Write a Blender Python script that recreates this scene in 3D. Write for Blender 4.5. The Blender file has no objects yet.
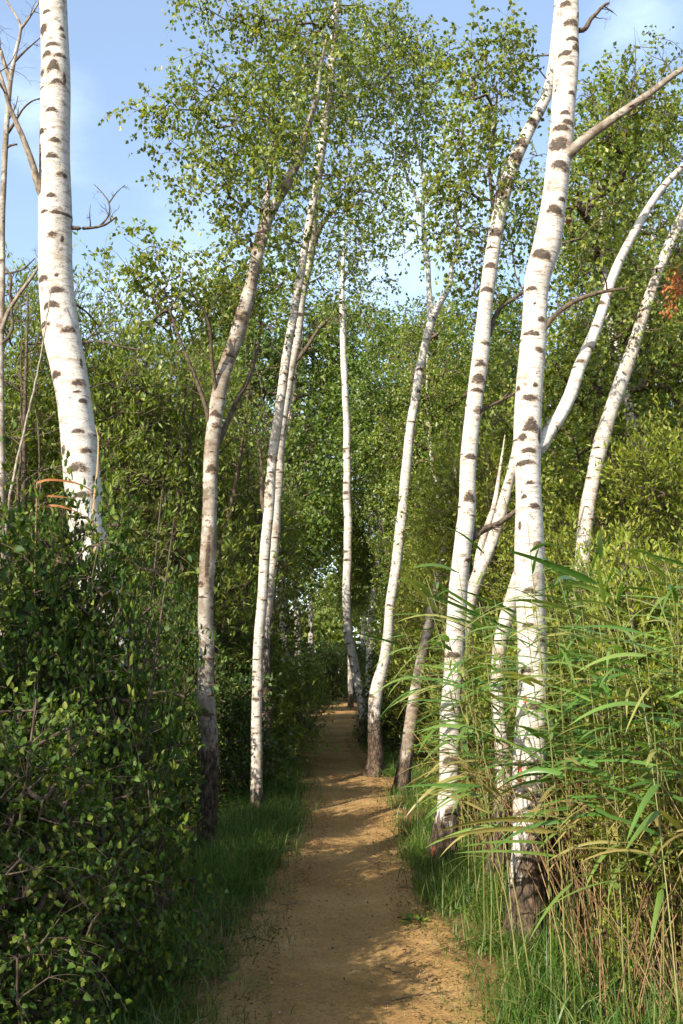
import bpy, math, random
import numpy as np
from mathutils import Vector

SC = bpy.context.scene
COL = SC.collection
rng = np.random.default_rng(7)
random.seed(7)

# ------------------------------------------------------------------ camera maths
F = 950.0
CX, CY = 341.5, 512.0
PITCH = math.radians(9.4)
EYE = np.array([0.0, 0.0, 1.6])
cp, sp = math.cos(PITCH), math.sin(PITCH)

def ray(px, py):
    u = (px - CX) / F
    v = (CY - py) / F
    return np.array([u, cp - sp * v, sp + cp * v])

def P(px, py, Y):
    """world point seen at a pixel of the photograph, Y metres ahead"""
    d = ray(px, py)
    return EYE + d * (Y / d[1])

def scale_at(py, Y):
    """metres per pixel there"""
    d = ray(CX, py)
    return (Y / d[1]) / F

def groundY(py):
    d = ray(CX, py)
    return d[1] * (-EYE[2] / d[2])

def G(px, py):
    d = ray(px, py)
    p = EYE + d * (-EYE[2] / d[2])
    return p

def hgt(x, y):
    return (0.035 * np.sin(x * 0.9 + 1.3) * np.cos(y * 0.55 + 0.4) + 0.018 * np.sin(x * 2.3 + y * 1.7)
            + 0.010 * np.sin(x * 5.1 - y * 3.3 + 1.0))

# ------------------------------------------------------------------ materials
def mat(name):
    m = bpy.data.materials.new(name)
    m.use_nodes = True
    nt = m.node_tree
    nt.nodes.clear()
    out = nt.nodes.new('ShaderNodeOutputMaterial')
    return m, nt, out

def N(nt, t, **kw):
    n = nt.nodes.new(t)
    for k, v in kw.items():
        setattr(n, k, v)
    return n

def link(nt, a, ao, b, bi):
    nt.links.new(a.outputs[ao], b.inputs[bi])

def ramp(nt, stops, interp='LINEAR'):
    r = N(nt, 'ShaderNodeValToRGB')
    r.color_ramp.interpolation = interp
    e = r.color_ramp.elements
    while len(e) < len(stops):
        e.new(0.5)
    for i, (p, c) in enumerate(stops):
        e[i].position = p
        e[i].color = (c[0], c[1], c[2], 1) if not isinstance(c, (int, float)) else (c, c, c, 1)
    return r

def leaf_mat(name, cols, trans=0.4, rough=0.45, spec=0.4, tcol=None):
    """cols: leaf colours met at random, leaf by leaf"""
    m, nt, out = mat(name)
    geo = N(nt, 'ShaderNodeNewGeometry')
    st = [(i / (len(cols) - 1) if len(cols) > 1 else 0, c) for i, c in enumerate(cols)]
    r = ramp(nt, st)
    link(nt, geo, 'Random Per Island', r, 'Fac')
    # slow drift of hue through the plant
    tc = N(nt, 'ShaderNodeTexCoord')
    no = N(nt, 'ShaderNodeTexNoise')
    no.inputs['Scale'].default_value = 1.3
    no.inputs['Detail'].default_value = 2
    link(nt, tc, 'Object', no, 'Vector')
    hs = N(nt, 'ShaderNodeHueSaturation')
    mr = N(nt, 'ShaderNodeMapRange')
    mr.inputs['From Min'].default_value = 0.3
    mr.inputs['From Max'].default_value = 0.7
    mr.inputs['To Min'].default_value = 0.75
    mr.inputs['To Max'].default_value = 1.25
    link(nt, no, 'Fac', mr, 'Value')
    link(nt, mr, 'Result', hs, 'Value')
    link(nt, r, 'Color', hs, 'Color')
    p = N(nt, 'ShaderNodeBsdfPrincipled')
    p.inputs['Roughness'].default_value = rough
    p.inputs['Specular IOR Level'].default_value = spec
    link(nt, hs, 'Color', p, 'Base Color')
    t = N(nt, 'ShaderNodeBsdfTranslucent')
    mul = N(nt, 'ShaderNodeMix', data_type='RGBA', blend_type='MULTIPLY')
    mul.inputs[0].default_value = 1.0
    c = tcol or (1.5, 1.35, 0.5)
    mul.inputs[7].default_value = (c[0], c[1], c[2], 1)
    nt.links.new(hs.outputs['Color'], mul.inputs[6])
    nt.links.new(mul.outputs[2], t.inputs['Color'])
    mx = N(nt, 'ShaderNodeMixShader')
    mx.inputs[0].default_value = trans
    link(nt, p, 'BSDF', mx, 1)
    link(nt, t, 'BSDF', mx, 2)
    link(nt, mx, 'Shader', out, 'Surface')
    return m

def wood_mat(name, c1, c2, scale=14, rough=0.85, stretch=0.25):
    m, nt, out = mat(name)
    tc = N(nt, 'ShaderNodeTexCoord')
    mp = N(nt, 'ShaderNodeMapping')
    mp.inputs['Scale'].default_value = (1, 1, stretch)
    link(nt, tc, 'Object', mp, 'Vector')
    no = N(nt, 'ShaderNodeTexNoise')
    no.inputs['Scale'].default_value = scale
    no.inputs['Detail'].default_value = 5
    link(nt, mp, 'Vector', no, 'Vector')
    r = ramp(nt, [(0.3, c1), (0.7, c2)])
    link(nt, no, 'Fac', r, 'Fac')
    p = N(nt, 'ShaderNodeBsdfPrincipled')
    p.inputs['Roughness'].default_value = rough
    p.inputs['Specular IOR Level'].default_value = 0.2
    link(nt, r, 'Color', p, 'Base Color')
    b = N(nt, 'ShaderNodeBump')
    b.inputs['Strength'].default_value = 0.5
    b.inputs['Distance'].default_value = 0.01
    link(nt, no, 'Fac', b, 'Height')
    link(nt, b, 'Normal', p, 'Normal')
    link(nt, p, 'BSDF', out, 'Surface')
    return m

def birch_mat(name, white=(0.47, 0.445, 0.40), cream=(0.29, 0.24, 0.18), dirt=0.45, fissure=0.6):
    m, nt, out = mat(name)
    tc = N(nt, 'ShaderNodeTexCoord')
    def noise(sx, sz, detail=4, rough=0.6, loc=0.0):
        mp = N(nt, 'ShaderNodeMapping')
        mp.inputs['Scale'].default_value = (sx, sx, sz)
        mp.inputs['Location'].default_value = (loc, loc * 1.7, loc * 0.3)
        link(nt, tc, 'Object', mp, 'Vector')
        n = N(nt, 'ShaderNodeTexNoise')
        n.inputs['Scale'].default_value = 1.0
        n.inputs['Detail'].default_value = detail
        n.inputs['Roughness'].default_value = rough
        link(nt, mp, 'Vector', n, 'Vector')
        return n
    def mth(op, a, b=None, clamp=False):
        q = N(nt, 'ShaderNodeMath', operation=op)
        q.use_clamp = clamp
        for i, s in enumerate((a, b)):
            if s is None:
                continue
            if isinstance(s, (int, float)):
                q.inputs[i].default_value = s
            else:
                nt.links.new(s, q.inputs[i])
        return q.outputs[0]
    def mix(fac, a, b):
        q = N(nt, 'ShaderNodeMix', data_type='RGBA')
        nt.links.new(fac, q.inputs[0])
        for i, s in ((6, a), (7, b)):
            if isinstance(s, tuple):
                q.inputs[i].default_value = (s[0], s[1], s[2], 1)
            else:
                nt.links.new(s, q.inputs[i])
        return q.outputs[2]
    def step(v, lo, hi):
        q = N(nt, 'ShaderNodeMapRange')
        q.interpolation_type = 'SMOOTHSTEP'
        nt.links.new(v, q.inputs['Value'])
        q.inputs['From Min'].default_value = lo
        q.inputs['From Max'].default_value = hi
        return q.outputs['Result']
    def attr(n_):
        a = N(nt, 'ShaderNodeAttribute')
        a.attribute_name = n_
        return a.outputs['Fac']
    big = noise(5, 3.5, 5, 0.65, 3.1)
    col = mix(step(big.outputs['Fac'], 0.64 - dirt * 0.35, 0.90 - dirt * 0.3), white, cream)
    band = noise(6, 24, 6, 0.68, 7.7)
    col = mix(mth('MULTIPLY', step(band.outputs['Fac'], 0.50, 0.66), 0.7), col, (0.27, 0.21, 0.15))
    # weathered brown blotches
    pa = noise(11, 13, 7, 0.72, 12.3)
    col = mix(mth('MULTIPLY', step(pa.outputs['Fac'], 0.585 - dirt * 0.07, 0.67 - dirt * 0.07), min(0.9, 0.35 + dirt)), col, (0.105, 0.075, 0.048))
    # thin horizontal lenticels
    len_ = noise(11, 110, 3, 0.6, 1.9)
    lf = mth('MULTIPLY', step(len_.outputs['Fac'], 0.57, 0.68), 0.75)
    col = mix(lf, col, (0.12, 0.09, 0.065))
    # grey specks and peeling
    sp_ = noise(60, 60, 3, 0.6, 4.4)
    pf = mth('MULTIPLY', step(sp_.outputs['Fac'], 0.66 - dirt * 0.08, 0.74), 0.5)
    col = mix(pf, col, (0.16, 0.13, 0.10))
    # branch scars
    fine = noise(45, 85, 4, 0.7, 9.0)
    rag = noise(15, 24, 6, 0.78, 6.1)
    mk = mth('ADD', attr('mark'), mth('MULTIPLY', mth('SUBTRACT', fine.outputs['Fac'], 0.5), 1.5))
    mk = mth('ADD', mk, mth('MULTIPLY', mth('SUBTRACT', rag.outputs['Fac'], 0.51), 2.6))
    fringe = step(mk, 0.10, 0.50)
    col = mix(mth('MULTIPLY', fringe, 0.75), col, (0.19, 0.125, 0.075))
    core = step(mk, 0.48, 0.95)
    col = mix(mth('MULTIPLY', core, 0.9), col, (0.030, 0.022, 0.016))
    # rough dark bark at the foot of the trunk
    fis = noise(26, 7, 5, 0.7, 5.5)
    bs = mth('ADD', attr('base'), mth('MULTIPLY', mth('SUBTRACT', fis.outputs['Fac'], 0.5), 2.2 * fissure))
    bf = step(bs, 0.38, 0.62)
    fr2 = noise(40, 14, 5, 0.7, 2.2)
    dark = mix(step(fr2.outputs['Fac'], 0.4, 0.65), (0.022, 0.016, 0.011), (0.13, 0.088, 0.055))
    col = mix(bf, col, dark)
    # bare orange inner bark where it peeled
    col = mix(step(attr('peel'), 0.3, 0.6), col, (0.36, 0.095, 0.035))
    p = N(nt, 'ShaderNodeBsdfPrincipled')
    p.inputs['Roughness'].default_value = 0.7
    p.inputs['Specular IOR Level'].default_value = 0.25
    nt.links.new(col, p.inputs['Base Color'])
    h = mth('ADD', mth('MULTIPLY', core, 1.0), mth('MULTIPLY', mth('MULTIPLY', bf, fis.outputs['Fac']), 3.0))
    h = mth('ADD', h, mth('MULTIPLY', band.outputs['Fac'], 0.8))
    h = mth('ADD', h, mth('MULTIPLY', sp_.outputs['Fac'], 0.35))
    b = N(nt, 'ShaderNodeBump')
    b.inputs['Strength'].default_value = 0.8
    b.inputs['Distance'].default_value = 0.008
    nt.links.new(h, b.inputs['Height'])
    link(nt, b, 'Normal', p, 'Normal')
    link(nt, p, 'BSDF', out, 'Surface')
    return m

def sand_mat(name, cols, extra_soil=False):
    m, nt, out = mat(name)
    geo = N(nt, 'ShaderNodeNewGeometry')
    def noise(s, d=6, r=0.6, vec=None):
        n = N(nt, 'ShaderNodeTexNoise')
        n.inputs['Scale'].default_value = s
        n.inputs['Detail'].default_value = d
        n.inputs['Roughness'].default_value = r
        nt.links.new(vec or geo.outputs['Position'], n.inputs['Vector'])
        return n
    n1 = noise(1.1, 8, 0.65)
    r1 = ramp(nt, [(0.30, cols[0]), (0.52, cols[1]), (0.72, cols[2])])
    link(nt, n1, 'Fac', r1, 'Fac')
    # fine grain and small dark bits
    n2 = noise(55, 4, 0.7)
    r2 = ramp(nt, [(0.30, (0.62, 0.60, 0.58)), (0.5, (1, 1, 1)), (0.75, (1.2, 1.2, 1.18))])
    link(nt, n2, 'Fac', r2, 'Fac')
    mu = N(nt, 'ShaderNodeMix', data_type='RGBA', blend_type='MULTIPLY')
    mu.inputs[0].default_value = 1
    nt.links.new(r1.outputs['Color'], mu.inputs[6])
    nt.links.new(r2.outputs['Color'], mu.inputs[7])
    n3 = noise(9, 5, 0.75)
    r3 = ramp(nt, [(0.60, 0.0), (0.70, 1.0)])
    link(nt, n3, 'Fac', r3, 'Fac')
    mm = N(nt, 'ShaderNodeMath', operation='MULTIPLY')
    mm.inputs[1].default_value = 0.45
    link(nt, r3, 'Color', mm, 0)
    mx = N(nt, 'ShaderNodeMix', data_type='RGBA')
    link(nt, mm, 0, mx, 0)
    nt.links.new(mu.outputs[2], mx.inputs[6])
    mx.inputs[7].default_value = (cols[3][0], cols[3][1], cols[3][2], 1)
    colout = mx.outputs[2]
    # trodden middle against the leafy margin
    at = N(nt, 'ShaderNodeAttribute')
    at.attribute_name = 'margin'
    n4 = noise(6, 6, 0.7)
    ad = N(nt, 'ShaderNodeMath', operation='ADD')
    s4 = N(nt, 'ShaderNodeMath', operation='MULTIPLY_ADD')
    link(nt, n4, 'Fac', s4, 0)
    s4.inputs[1].default_value = 1.8
    s4.inputs[2].default_value = -0.9
    link(nt, at, 'Fac', ad, 0)
    link(nt, s4, 0, ad, 1)
    st = N(nt, 'ShaderNodeMapRange')
    st.interpolation_type = 'SMOOTHSTEP'
    st.inputs['From Min'].default_value = 0.45
    st.inputs['From Max'].default_value = 0.85
    link(nt, ad, 0, st, 'Value')
    n5 = noise(28, 5, 0.7)
    r5 = ramp(nt, [(0.35, (0.022, 0.016, 0.010)), (0.5, (0.060, 0.040, 0.020)), (0.68, (0.13, 0.085, 0.042))])
    link(nt, n5, 'Fac', r5, 'Fac')
    m5 = N(nt, 'ShaderNodeMix', data_type='RGBA')
    nt.links.new(st.outputs['Result'], m5.inputs[0])
    nt.links.new(colout, m5.inputs[6])
    nt.links.new(r5.outputs['Color'], m5.inputs[7])
    p = N(nt, 'ShaderNodeBsdfPrincipled')
    p.inputs['Roughness'].default_value = 0.95
    p.inputs['Specular IOR Level'].default_value = 0.1
    nt.links.new(m5.outputs[2], p.inputs['Base Color'])
    b1 = N(nt, 'ShaderNodeBump')
    b1.inputs['Strength'].default_value = 0.7
    b1.inputs['Distance'].default_value = 0.05
    nb = noise(5, 8, 0.62)
    link(nt, nb, 'Fac', b1, 'Height')
    b2 = N(nt, 'ShaderNodeBump')
    b2.inputs['Strength'].default_value = 0.6
    b2.inputs['Distance'].default_value = 0.008
    link(nt, n2, 'Fac', b2, 'Height')
    link(nt, b1, 'Normal', b2, 'Normal')
    link(nt, b2, 'Normal', p, 'Normal')
    link(nt, p, 'BSDF', out, 'Surface')
    return m

M = {}
M['birch_white'] = birch_mat('birch_bark_white', dirt=0.35)
M['birch_cream'] = birch_mat('birch_bark_cream', (0.43, 0.405, 0.355), (0.15, 0.122, 0.09), dirt=0.95, fissure=0.8)
M['birch_mid'] = birch_mat('birch_bark_mid', (0.46, 0.43, 0.38), (0.26, 0.21, 0.155), dirt=0.55)
M['branch'] = wood_mat('branch_bark', (0.035, 0.026, 0.018), (0.14, 0.105, 0.072), scale=45, stretch=.5)
M['branch_pale'] = wood_mat('dry_branch_bark', (0.09, 0.068, 0.048), (0.33, 0.275, 0.21), scale=40, stretch=.5)
M['dark_bark'] = wood_mat('dark_trunk_bark', (0.022, 0.017, 0.012), (0.075, 0.055, 0.038), scale=18)
M['leaf_birch'] = leaf_mat('birch_leaves', [(0.065, 0.115, 0.016), (0.12, 0.175, 0.024), (0.18, 0.235, 0.034), (0.28, 0.29, 0.05)], 0.42, 0.42, 0.5)
M['leaf_birch_deep'] = leaf_mat('deep_birch_leaves', [(0.06, 0.115, 0.020), (0.10, 0.16, 0.026), (0.15, 0.20, 0.034)], 0.40, 0.45, 0.45)
M['leaf_willow'] = leaf_mat('willow_leaves', [(0.085, 0.145, 0.022), (0.135, 0.195, 0.030), (0.225, 0.26, 0.045)], 0.42, 0.5, 0.4)
M['leaf_yellow'] = leaf_mat('yellowing_leaves', [(0.13, 0.19, 0.022), (0.20, 0.25, 0.030), (0.29, 0.30, 0.05)], 0.45, 0.5, 0.4)
M['leaf_bush'] = leaf_mat('bush_leaves', [(0.022, 0.055, 0.008), (0.042, 0.090, 0.012), (0.080, 0.140, 0.020), (0.17, 0.20, 0.03)], 0.34, 0.55, 0.25, (1.5, 1.4, 0.4))
M['leaf_far'] = leaf_mat('far_leaves', [(0.085, 0.13, 0.026), (0.13, 0.18, 0.034), (0.20, 0.235, 0.05)], 0.40, 0.55, 0.3)
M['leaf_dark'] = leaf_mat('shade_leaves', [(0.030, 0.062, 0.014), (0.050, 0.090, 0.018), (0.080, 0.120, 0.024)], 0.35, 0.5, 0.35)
M['leaf_rust'] = leaf_mat('withered_leaves', [(0.20, 0.055, 0.018), (0.32, 0.12, 0.035), (0.38, 0.18, 0.06)], 0.35, 0.6, 0.3, (1.2, 1.0, 0.8))
M['reed_leaf'] = leaf_mat('reed_leaves', [(0.060, 0.145, 0.026), (0.095, 0.195, 0.036), (0.14, 0.235, 0.048), (0.19, 0.26, 0.06), (0.36, 0.28, 0.10)], 0.38, 0.33, 0.5, (1.2, 1.3, 0.5))
M['reed_stem'] = leaf_mat('reed_stems', [(0.08, 0.12, 0.03), (0.15, 0.17, 0.05), (0.28, 0.20, 0.08)], 0.05, 0.45, 0.4)
M['straw'] = leaf_mat('dry_reed_straw', [(0.08, 0.042, 0.020), (0.19, 0.105, 0.045), (0.36, 0.25, 0.12), (0.07, 0.035, 0.018)], 0.05, 0.6, 0.3)
M['grass'] = leaf_mat('verge_grass', [(0.030, 0.085, 0.010), (0.055, 0.125, 0.016), (0.10, 0.175, 0.026), (0.20, 0.20, 0.06)], 0.38, 0.45, 0.35, (1.2, 1.3, 0.5))
M['litter'] = leaf_mat('fallen_leaf_litter', [(0.05, 0.03, 0.015), (0.13, 0.075, 0.03), (0.24, 0.15, 0.06)], 0.05, 0.8, 0.2, (1, 1, 1))
M['stone'] = wood_mat('pebble_stone', (0.16, 0.12, 0.08), (0.42, 0.34, 0.24), scale=40, stretch=1)
M['path'] = sand_mat('sandy_path', [(0.22, 0.128, 0.047), (0.31, 0.19, 0.074), (0.40, 0.26, 0.110), (0.12, 0.068, 0.028)])
M['ground'] = sand_mat('woodland_soil', [(0.10, 0.062, 0.030), (0.16, 0.098, 0.045), (0.24, 0.15, 0.068), (0.04, 0.026, 0.014)])
m, nt, out = mat('bracket_flesh')
p = N(nt, 'ShaderNodeBsdfPrincipled')
tc = N(nt, 'ShaderNodeTexCoord')
no = N(nt, 'ShaderNodeTexNoise'); no.inputs['Scale'].default_value = 30
link(nt, tc, 'Object', no, 'Vector')
r = ramp(nt, [(0.35, (0.16, 0.085, 0.04)), (0.65, (0.36, 0.25, 0.14))])
link(nt, no, 'Fac', r, 'Fac'); link(nt, r, 'Color', p, 'Base Color')
p.inputs['Roughness'].default_value = 0.7
link(nt, p, 'BSDF', out, 'Surface')
M['fungus'] = m

# ------------------------------------------------------------------ mesh helpers
def mesh_from(name, V, faces_list, material, smooth=False, attrs=None):
    """faces_list: list of int arrays (n, k)"""
    me = bpy.data.meshes.new(name)
    V = np.ascontiguousarray(V, dtype=np.float32)
    me.vertices.add(len(V))
    me.vertices.foreach_set('co', V.ravel())
    faces_list = [f for f in faces_list if len(f)]
    loops = np.concatenate([f.ravel() for f in faces_list]).astype(np.int32)
    tot = np.concatenate([np.full(len(f), f.shape[1], np.int32) for f in faces_list])
    start = np.concatenate([[0], np.cumsum(tot)[:-1]]).astype(np.int32)
    me.loops.add(len(loops))
    me.loops.foreach_set('vertex_index', loops)
    me.polygons.add(len(tot))
    me.polygons.foreach_set('loop_start', start)
    if smooth:
        me.polygons.foreach_set('use_smooth', np.ones(len(tot), dtype=bool))
    me.update(calc_edges=True)
    if attrs:
        for k, v in attrs.items():
            a = me.attributes.new(k, 'FLOAT', 'POINT')
            a.data.foreach_set('value', np.ascontiguousarray(v, np.float32))
    me.materials.append(material)
    return me

def obj(name, me, parent=None, loc=None):
    o = bpy.data.objects.new(name, me)
    COL.objects.link(o)
    if parent is not None:
        o.parent = parent
    if loc is not None:
        o.location = loc
    return o

def tag(o, label=None, cat=None, group=None, kind=None):
    if label: o['label'] = label
    if cat: o['category'] = cat
    if group: o['group'] = group
    if kind: o['kind'] = kind
    return o

def empty(name, loc=(0, 0, 0), rz=0.0):
    o = bpy.data.objects.new(name, None)
    o.empty_display_size = 0.2
    COL.objects.link(o)
    o.location = loc
    o.rotation_euler = (0, 0, rz)
    return o

def unit(a):
    return a / np.maximum(np.linalg.norm(a, axis=-1, keepdims=True), 1e-9)

def rand_unit(n, r=None):
    r = r or rng
    v = r.normal(size=(n, 3))
    return unit(v)

def tubes(Pts, R, sides=5):
    """Pts (n,k,3), R (n,k) -> V, quads"""
    n, k, _ = Pts.shape
    T = np.gradient(Pts, axis=1)
    T = unit(T)
    ref = np.tile(np.array([1.0, 0.13, 0.05]), (n, 1))
    bad = np.abs((unit(ref) * T[:, 0]).sum(1)) > 0.85
    ref[bad] = np.array([0.1, 1.0, 0.1])
    ref = ref[:, None, :]
    A = unit(ref - (ref * T).sum(-1, keepdims=True) * T)
    B = np.cross(T, A)
    th = np.arange(sides) / sides * 2 * math.pi
    ring = (A[:, :, None, :] * np.cos(th)[None, None, :, None] + B[:, :, None, :] * np.sin(th)[None, None, :, None])
    V = Pts[:, :, None, :] + ring * R[:, :, None, None]
    V = V.reshape(-1, 3)
    idx = np.arange(n * k * sides).reshape(n, k, sides)
    a = idx[:, :-1, :]
    b = np.roll(a, -1, axis=2)
    c = idx[:, 1:, :]
    d = np.roll(c, -1, axis=2)
    Fq = np.stack([a, b, d, c], -1).reshape(-1, 4)
    return V, Fq

def ribbons(Pts, W, S, fold=0.0):
    """Pts (n,k,3) centre line, W (n,k) half widths, S (n,3) or (n,k,3) side direction"""
    n, k, _ = Pts.shape
    if S.ndim == 2:
        S = S[:, None, :]
    T = unit(np.gradient(Pts, axis=1))
    S = unit(S - (S * T).sum(-1, keepdims=True) * T)
    if fold:
        Nn = np.cross(T, S)
        L = Pts - S * W[..., None] + Nn * W[..., None] * fold
        Rr = Pts + S * W[..., None] + Nn * W[..., None] * fold
        V = np.stack([L, Pts, Rr], 2).reshape(-1, 3)
        idx = np.arange(n * k * 3).reshape(n, k, 3)
        q1 = np.stack([idx[:, :-1, 0], idx[:, :-1, 1], idx[:, 1:, 1], idx[:, 1:, 0]], -1).reshape(-1, 4)
        q2 = np.stack([idx[:, :-1, 1], idx[:, :-1, 2], idx[:, 1:, 2], idx[:, 1:, 1]], -1).reshape(-1, 4)
        return V, np.concatenate([q1, q2])
    V = np.stack([Pts - S * W[..., None], Pts + S * W[..., None]], 2).reshape(-1, 3)
    idx = np.arange(n * k * 2).reshape(n, k, 2)
    q = np.stack([idx[:, :-1, 0], idx[:, :-1, 1], idx[:, 1:, 1], idx[:, 1:, 0]], -1).reshape(-1, 4)
    return V, q

def leaves(C, D, Nn, L, W, near=False, fold=0.25):
    """leaf blades: base C, direction D, normal N, length L, width W"""
    n = len(C)
    D = unit(D)
    S = unit(np.cross(D, Nn))
    Nn = np.cross(S, D)
    L = L[:, None]; W = W[:, None]
    if near:
        b = C
        l1 = C + D * L * 0.22 - S * W * 0.46 + Nn * W * fold
        l2 = C + D * L * 0.62 - S * W * 0.40 + Nn * W * fold * 0.8
        tip = C + D * L - Nn * L * 0.12
        r1 = C + D * L * 0.22 + S * W * 0.46 + Nn * W * fold
        r2 = C + D * L * 0.62 + S * W * 0.40 + Nn * W * fold * 0.8
        V = np.stack([b, l1, l2, tip, r2, r1], 1).reshape(-1, 3)
        i = np.arange(n)[:, None] * 6
        return V, np.concatenate([i + np.array([0, 1, 2, 3]), i + np.array([0, 3, 4, 5])])
    b = C
    l = C + D * L * 0.42 - S * W * 0.5 + Nn * W * fold
    tip = C + D * L
    r = C + D * L * 0.42 + S * W * 0.5 + Nn * W * fold
    V = np.stack([b, l, tip, r], 1).reshape(-1, 3)
    i = np.arange(n)[:, None] * 4
    return V, np.concatenate([i + np.array([0, 1, 2]), i + np.array([0, 2, 3])])

def catmull(pts, per):
    pts = np.asarray(pts, float)
    n = len(pts)
    ext = np.vstack([2 * pts[0] - pts[1], pts, 2 * pts[-1] - pts[-2]])
    out = []
    for i in range(n - 1):
        p0, p1, p2, p3 = ext[i:i + 4]
        m = per(p1, p2) if callable(per) else per
        t = np.linspace(0, 1, m, endpoint=False)[:, None]
        out.append(0.5 * ((2 * p1) + (-p0 + p2) * t + (2 * p0 - 5 * p1 + 4 * p2 - p3) * t ** 2 + (-p0 + 3 * p1 - 3 * p2 + p3) * t ** 3))
    out.append(pts[-1:])
    return np.vstack(out)

# ------------------------------------------------------------------ growth of branches
class Skeleton:
    def __init__(self, pts, rad):
        self.P = [np.asarray(p, float) for p in pts]
        self.fixed = list(rad)
        self.par = [max(i - 1, 0) for i in range(len(pts))]
        self.base_n = len(pts)
        self.chains = []

    def add_line(self, pts, rad):
        """a limb already modelled"""
        prev = int(np.argmin(np.linalg.norm(np.array(self.P) - pts[0], axis=1)))
        for p_, r_ in zip(pts, rad):
            self.P.append(np.asarray(p_, float)); self.fixed.append(r_); self.par.append(prev)
            prev = len(self.P) - 1
        self.base_n = len(self.P)

    def grow(self, A, step=0.25, up=0.35, bow=0.10, jit=0.05, r=None, minz=-1e9):
        r = r or rng
        base = np.array(self.P)
        d0 = np.array([np.min(np.linalg.norm(base - a, axis=1)) for a in A])
        order = np.argsort(d0)
        cap = len(base) + len(A) * 24 + 10
        NP = np.zeros((cap, 3)); n = len(base); NP[:n] = base
        ok = np.ones(cap, bool)
        ok[:n] = base[:, 2] > minz
        self.tips = []
        for ai in order:
            a = A[ai]
            D = a - NP[:n]
            dist = np.linalg.norm(D, axis=1)
            hor = np.linalg.norm(D[:, :2], axis=1)
            pen = np.maximum(0, -D[:, 2] + 0.35 * hor)
            sc = dist + up * pen
            sc[~ok[:n]] = 1e9
            j = int(np.argmin(sc))
            dd = dist[j]
            m = max(1, int(math.ceil(dd / step)))
            s = NP[j].copy()
            t = (np.arange(1, m + 1) / m)[:, None]
            q = s + (a - s) * t
            q[:, 2] += (np.sin(np.pi * t[:, 0]) * bow * dd)
            if m > 1:
                q[:-1] += r.normal(size=(m - 1, 3)) * jit * min(dd, 0.6)
            ch = [j]
            prev = j
            for qq in q:
                NP[n] = qq
                self.par.append(prev)
                self.P.append(qq)
                self.fixed.append(None)
                prev = n
                ch.append(n)
                n += 1
            self.chains.append(ch)
            self.tips.append((prev, ai))
        return self

    def solve(self, rtip=0.003, ex=0.5):
        n = len(self.P)
        cnt = np.zeros(n)
        for t, _ in self.tips:
            cnt[t] += 1
        for i in range(n - 1, self.base_n - 1, -1):
            if self.par[i] != i:
                cnt[self.par[i]] += cnt[i]
        R = rtip * np.maximum(cnt, 1) ** ex
        for i in range(n):
            if self.fixed[i] is not None:
                R[i] = self.fixed[i]
        self.R = R

    def tube_arrays(self, k=7, minr=0.0):
        NP = np.array(self.P)
        PP, RR = [], []
        for ch in self.chains:
            pts = NP[ch]; rad = self.R[ch].copy()
            if self.fixed[ch[0]] is not None:
                rad[0] = min(self.fixed[ch[0]] * 0.7, rad[1] * 1.5)
            else:
                rad[0] = min(rad[0], rad[1] * 1.3)
            if rad[1] < minr:
                continue
            L = np.concatenate([[0], np.cumsum(np.linalg.norm(np.diff(pts, axis=0), axis=1))])
            if L[-1] < 1e-4:
                continue
            tt = np.linspace(0, L[-1], k)
            PP.append(np.stack([np.interp(tt, L, pts[:, c]) for c in range(3)], -1))
            RR.append(np.interp(tt, L, rad))
        return np.array(PP), np.array(RR)

def sprays(A, outdir, n_leaf, tw_len, leafL, leafW, hang=0.5, droop=0.25, ntw=3, near=False, r=None, upish=0.0, jitter=0.05, ratio_sd=0.18):
    """leafy twigs starting at points A. returns leaf arrays and twig lines"""
    r = r or rng
    m = len(A)
    base = np.repeat(A, ntw, 0)
    od = np.repeat(outdir, ntw, 0)
    d = unit(od * 0.7 + rand_unit(m * ntw, r) * 0.9 + np.array([0, 0, -hang * 0.35 + upish]))
    ln = tw_len * r.uniform(0.6, 1.3, m * ntw)
    kk = 5
    t = np.linspace(0, 1, kk)[None, :, None]
    lines = base[:, None, :] + d[:, None, :] * ln[:, None, None] * t
    lines[..., 2] -= (droop * ln)[:, None] * (t[..., 0] ** 2)
    nl = max(1, int(round(n_leaf / ntw)))
    tot = m * ntw * nl
    which = np.repeat(np.arange(m * ntw), nl)
    tl = r.uniform(0.1, 1.05, tot)
    C = base[which] + d[which] * (ln[which] * tl)[:, None]
    C[:, 2] -= droop * ln[which] * tl ** 2
    C += r.normal(size=(tot, 3)) * jitter * tw_len
    D = unit(d[which] * 0.7 + rand_unit(tot, r) * 0.9 + np.array([0, 0, -hang + upish]))
    Nn = rand_unit(tot, r) * 0.8 + np.array([0, 0, 0.75])
    L = leafL * np.clip(r.normal(1, ratio_sd, tot), 0.5, 1.6)
    W = leafW * np.clip(r.normal(1, ratio_sd, tot), 0.5, 1.6)
    V, Fc = leaves(C, D, Nn, L, W, near)
    return V, Fc, lines, ln

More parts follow.
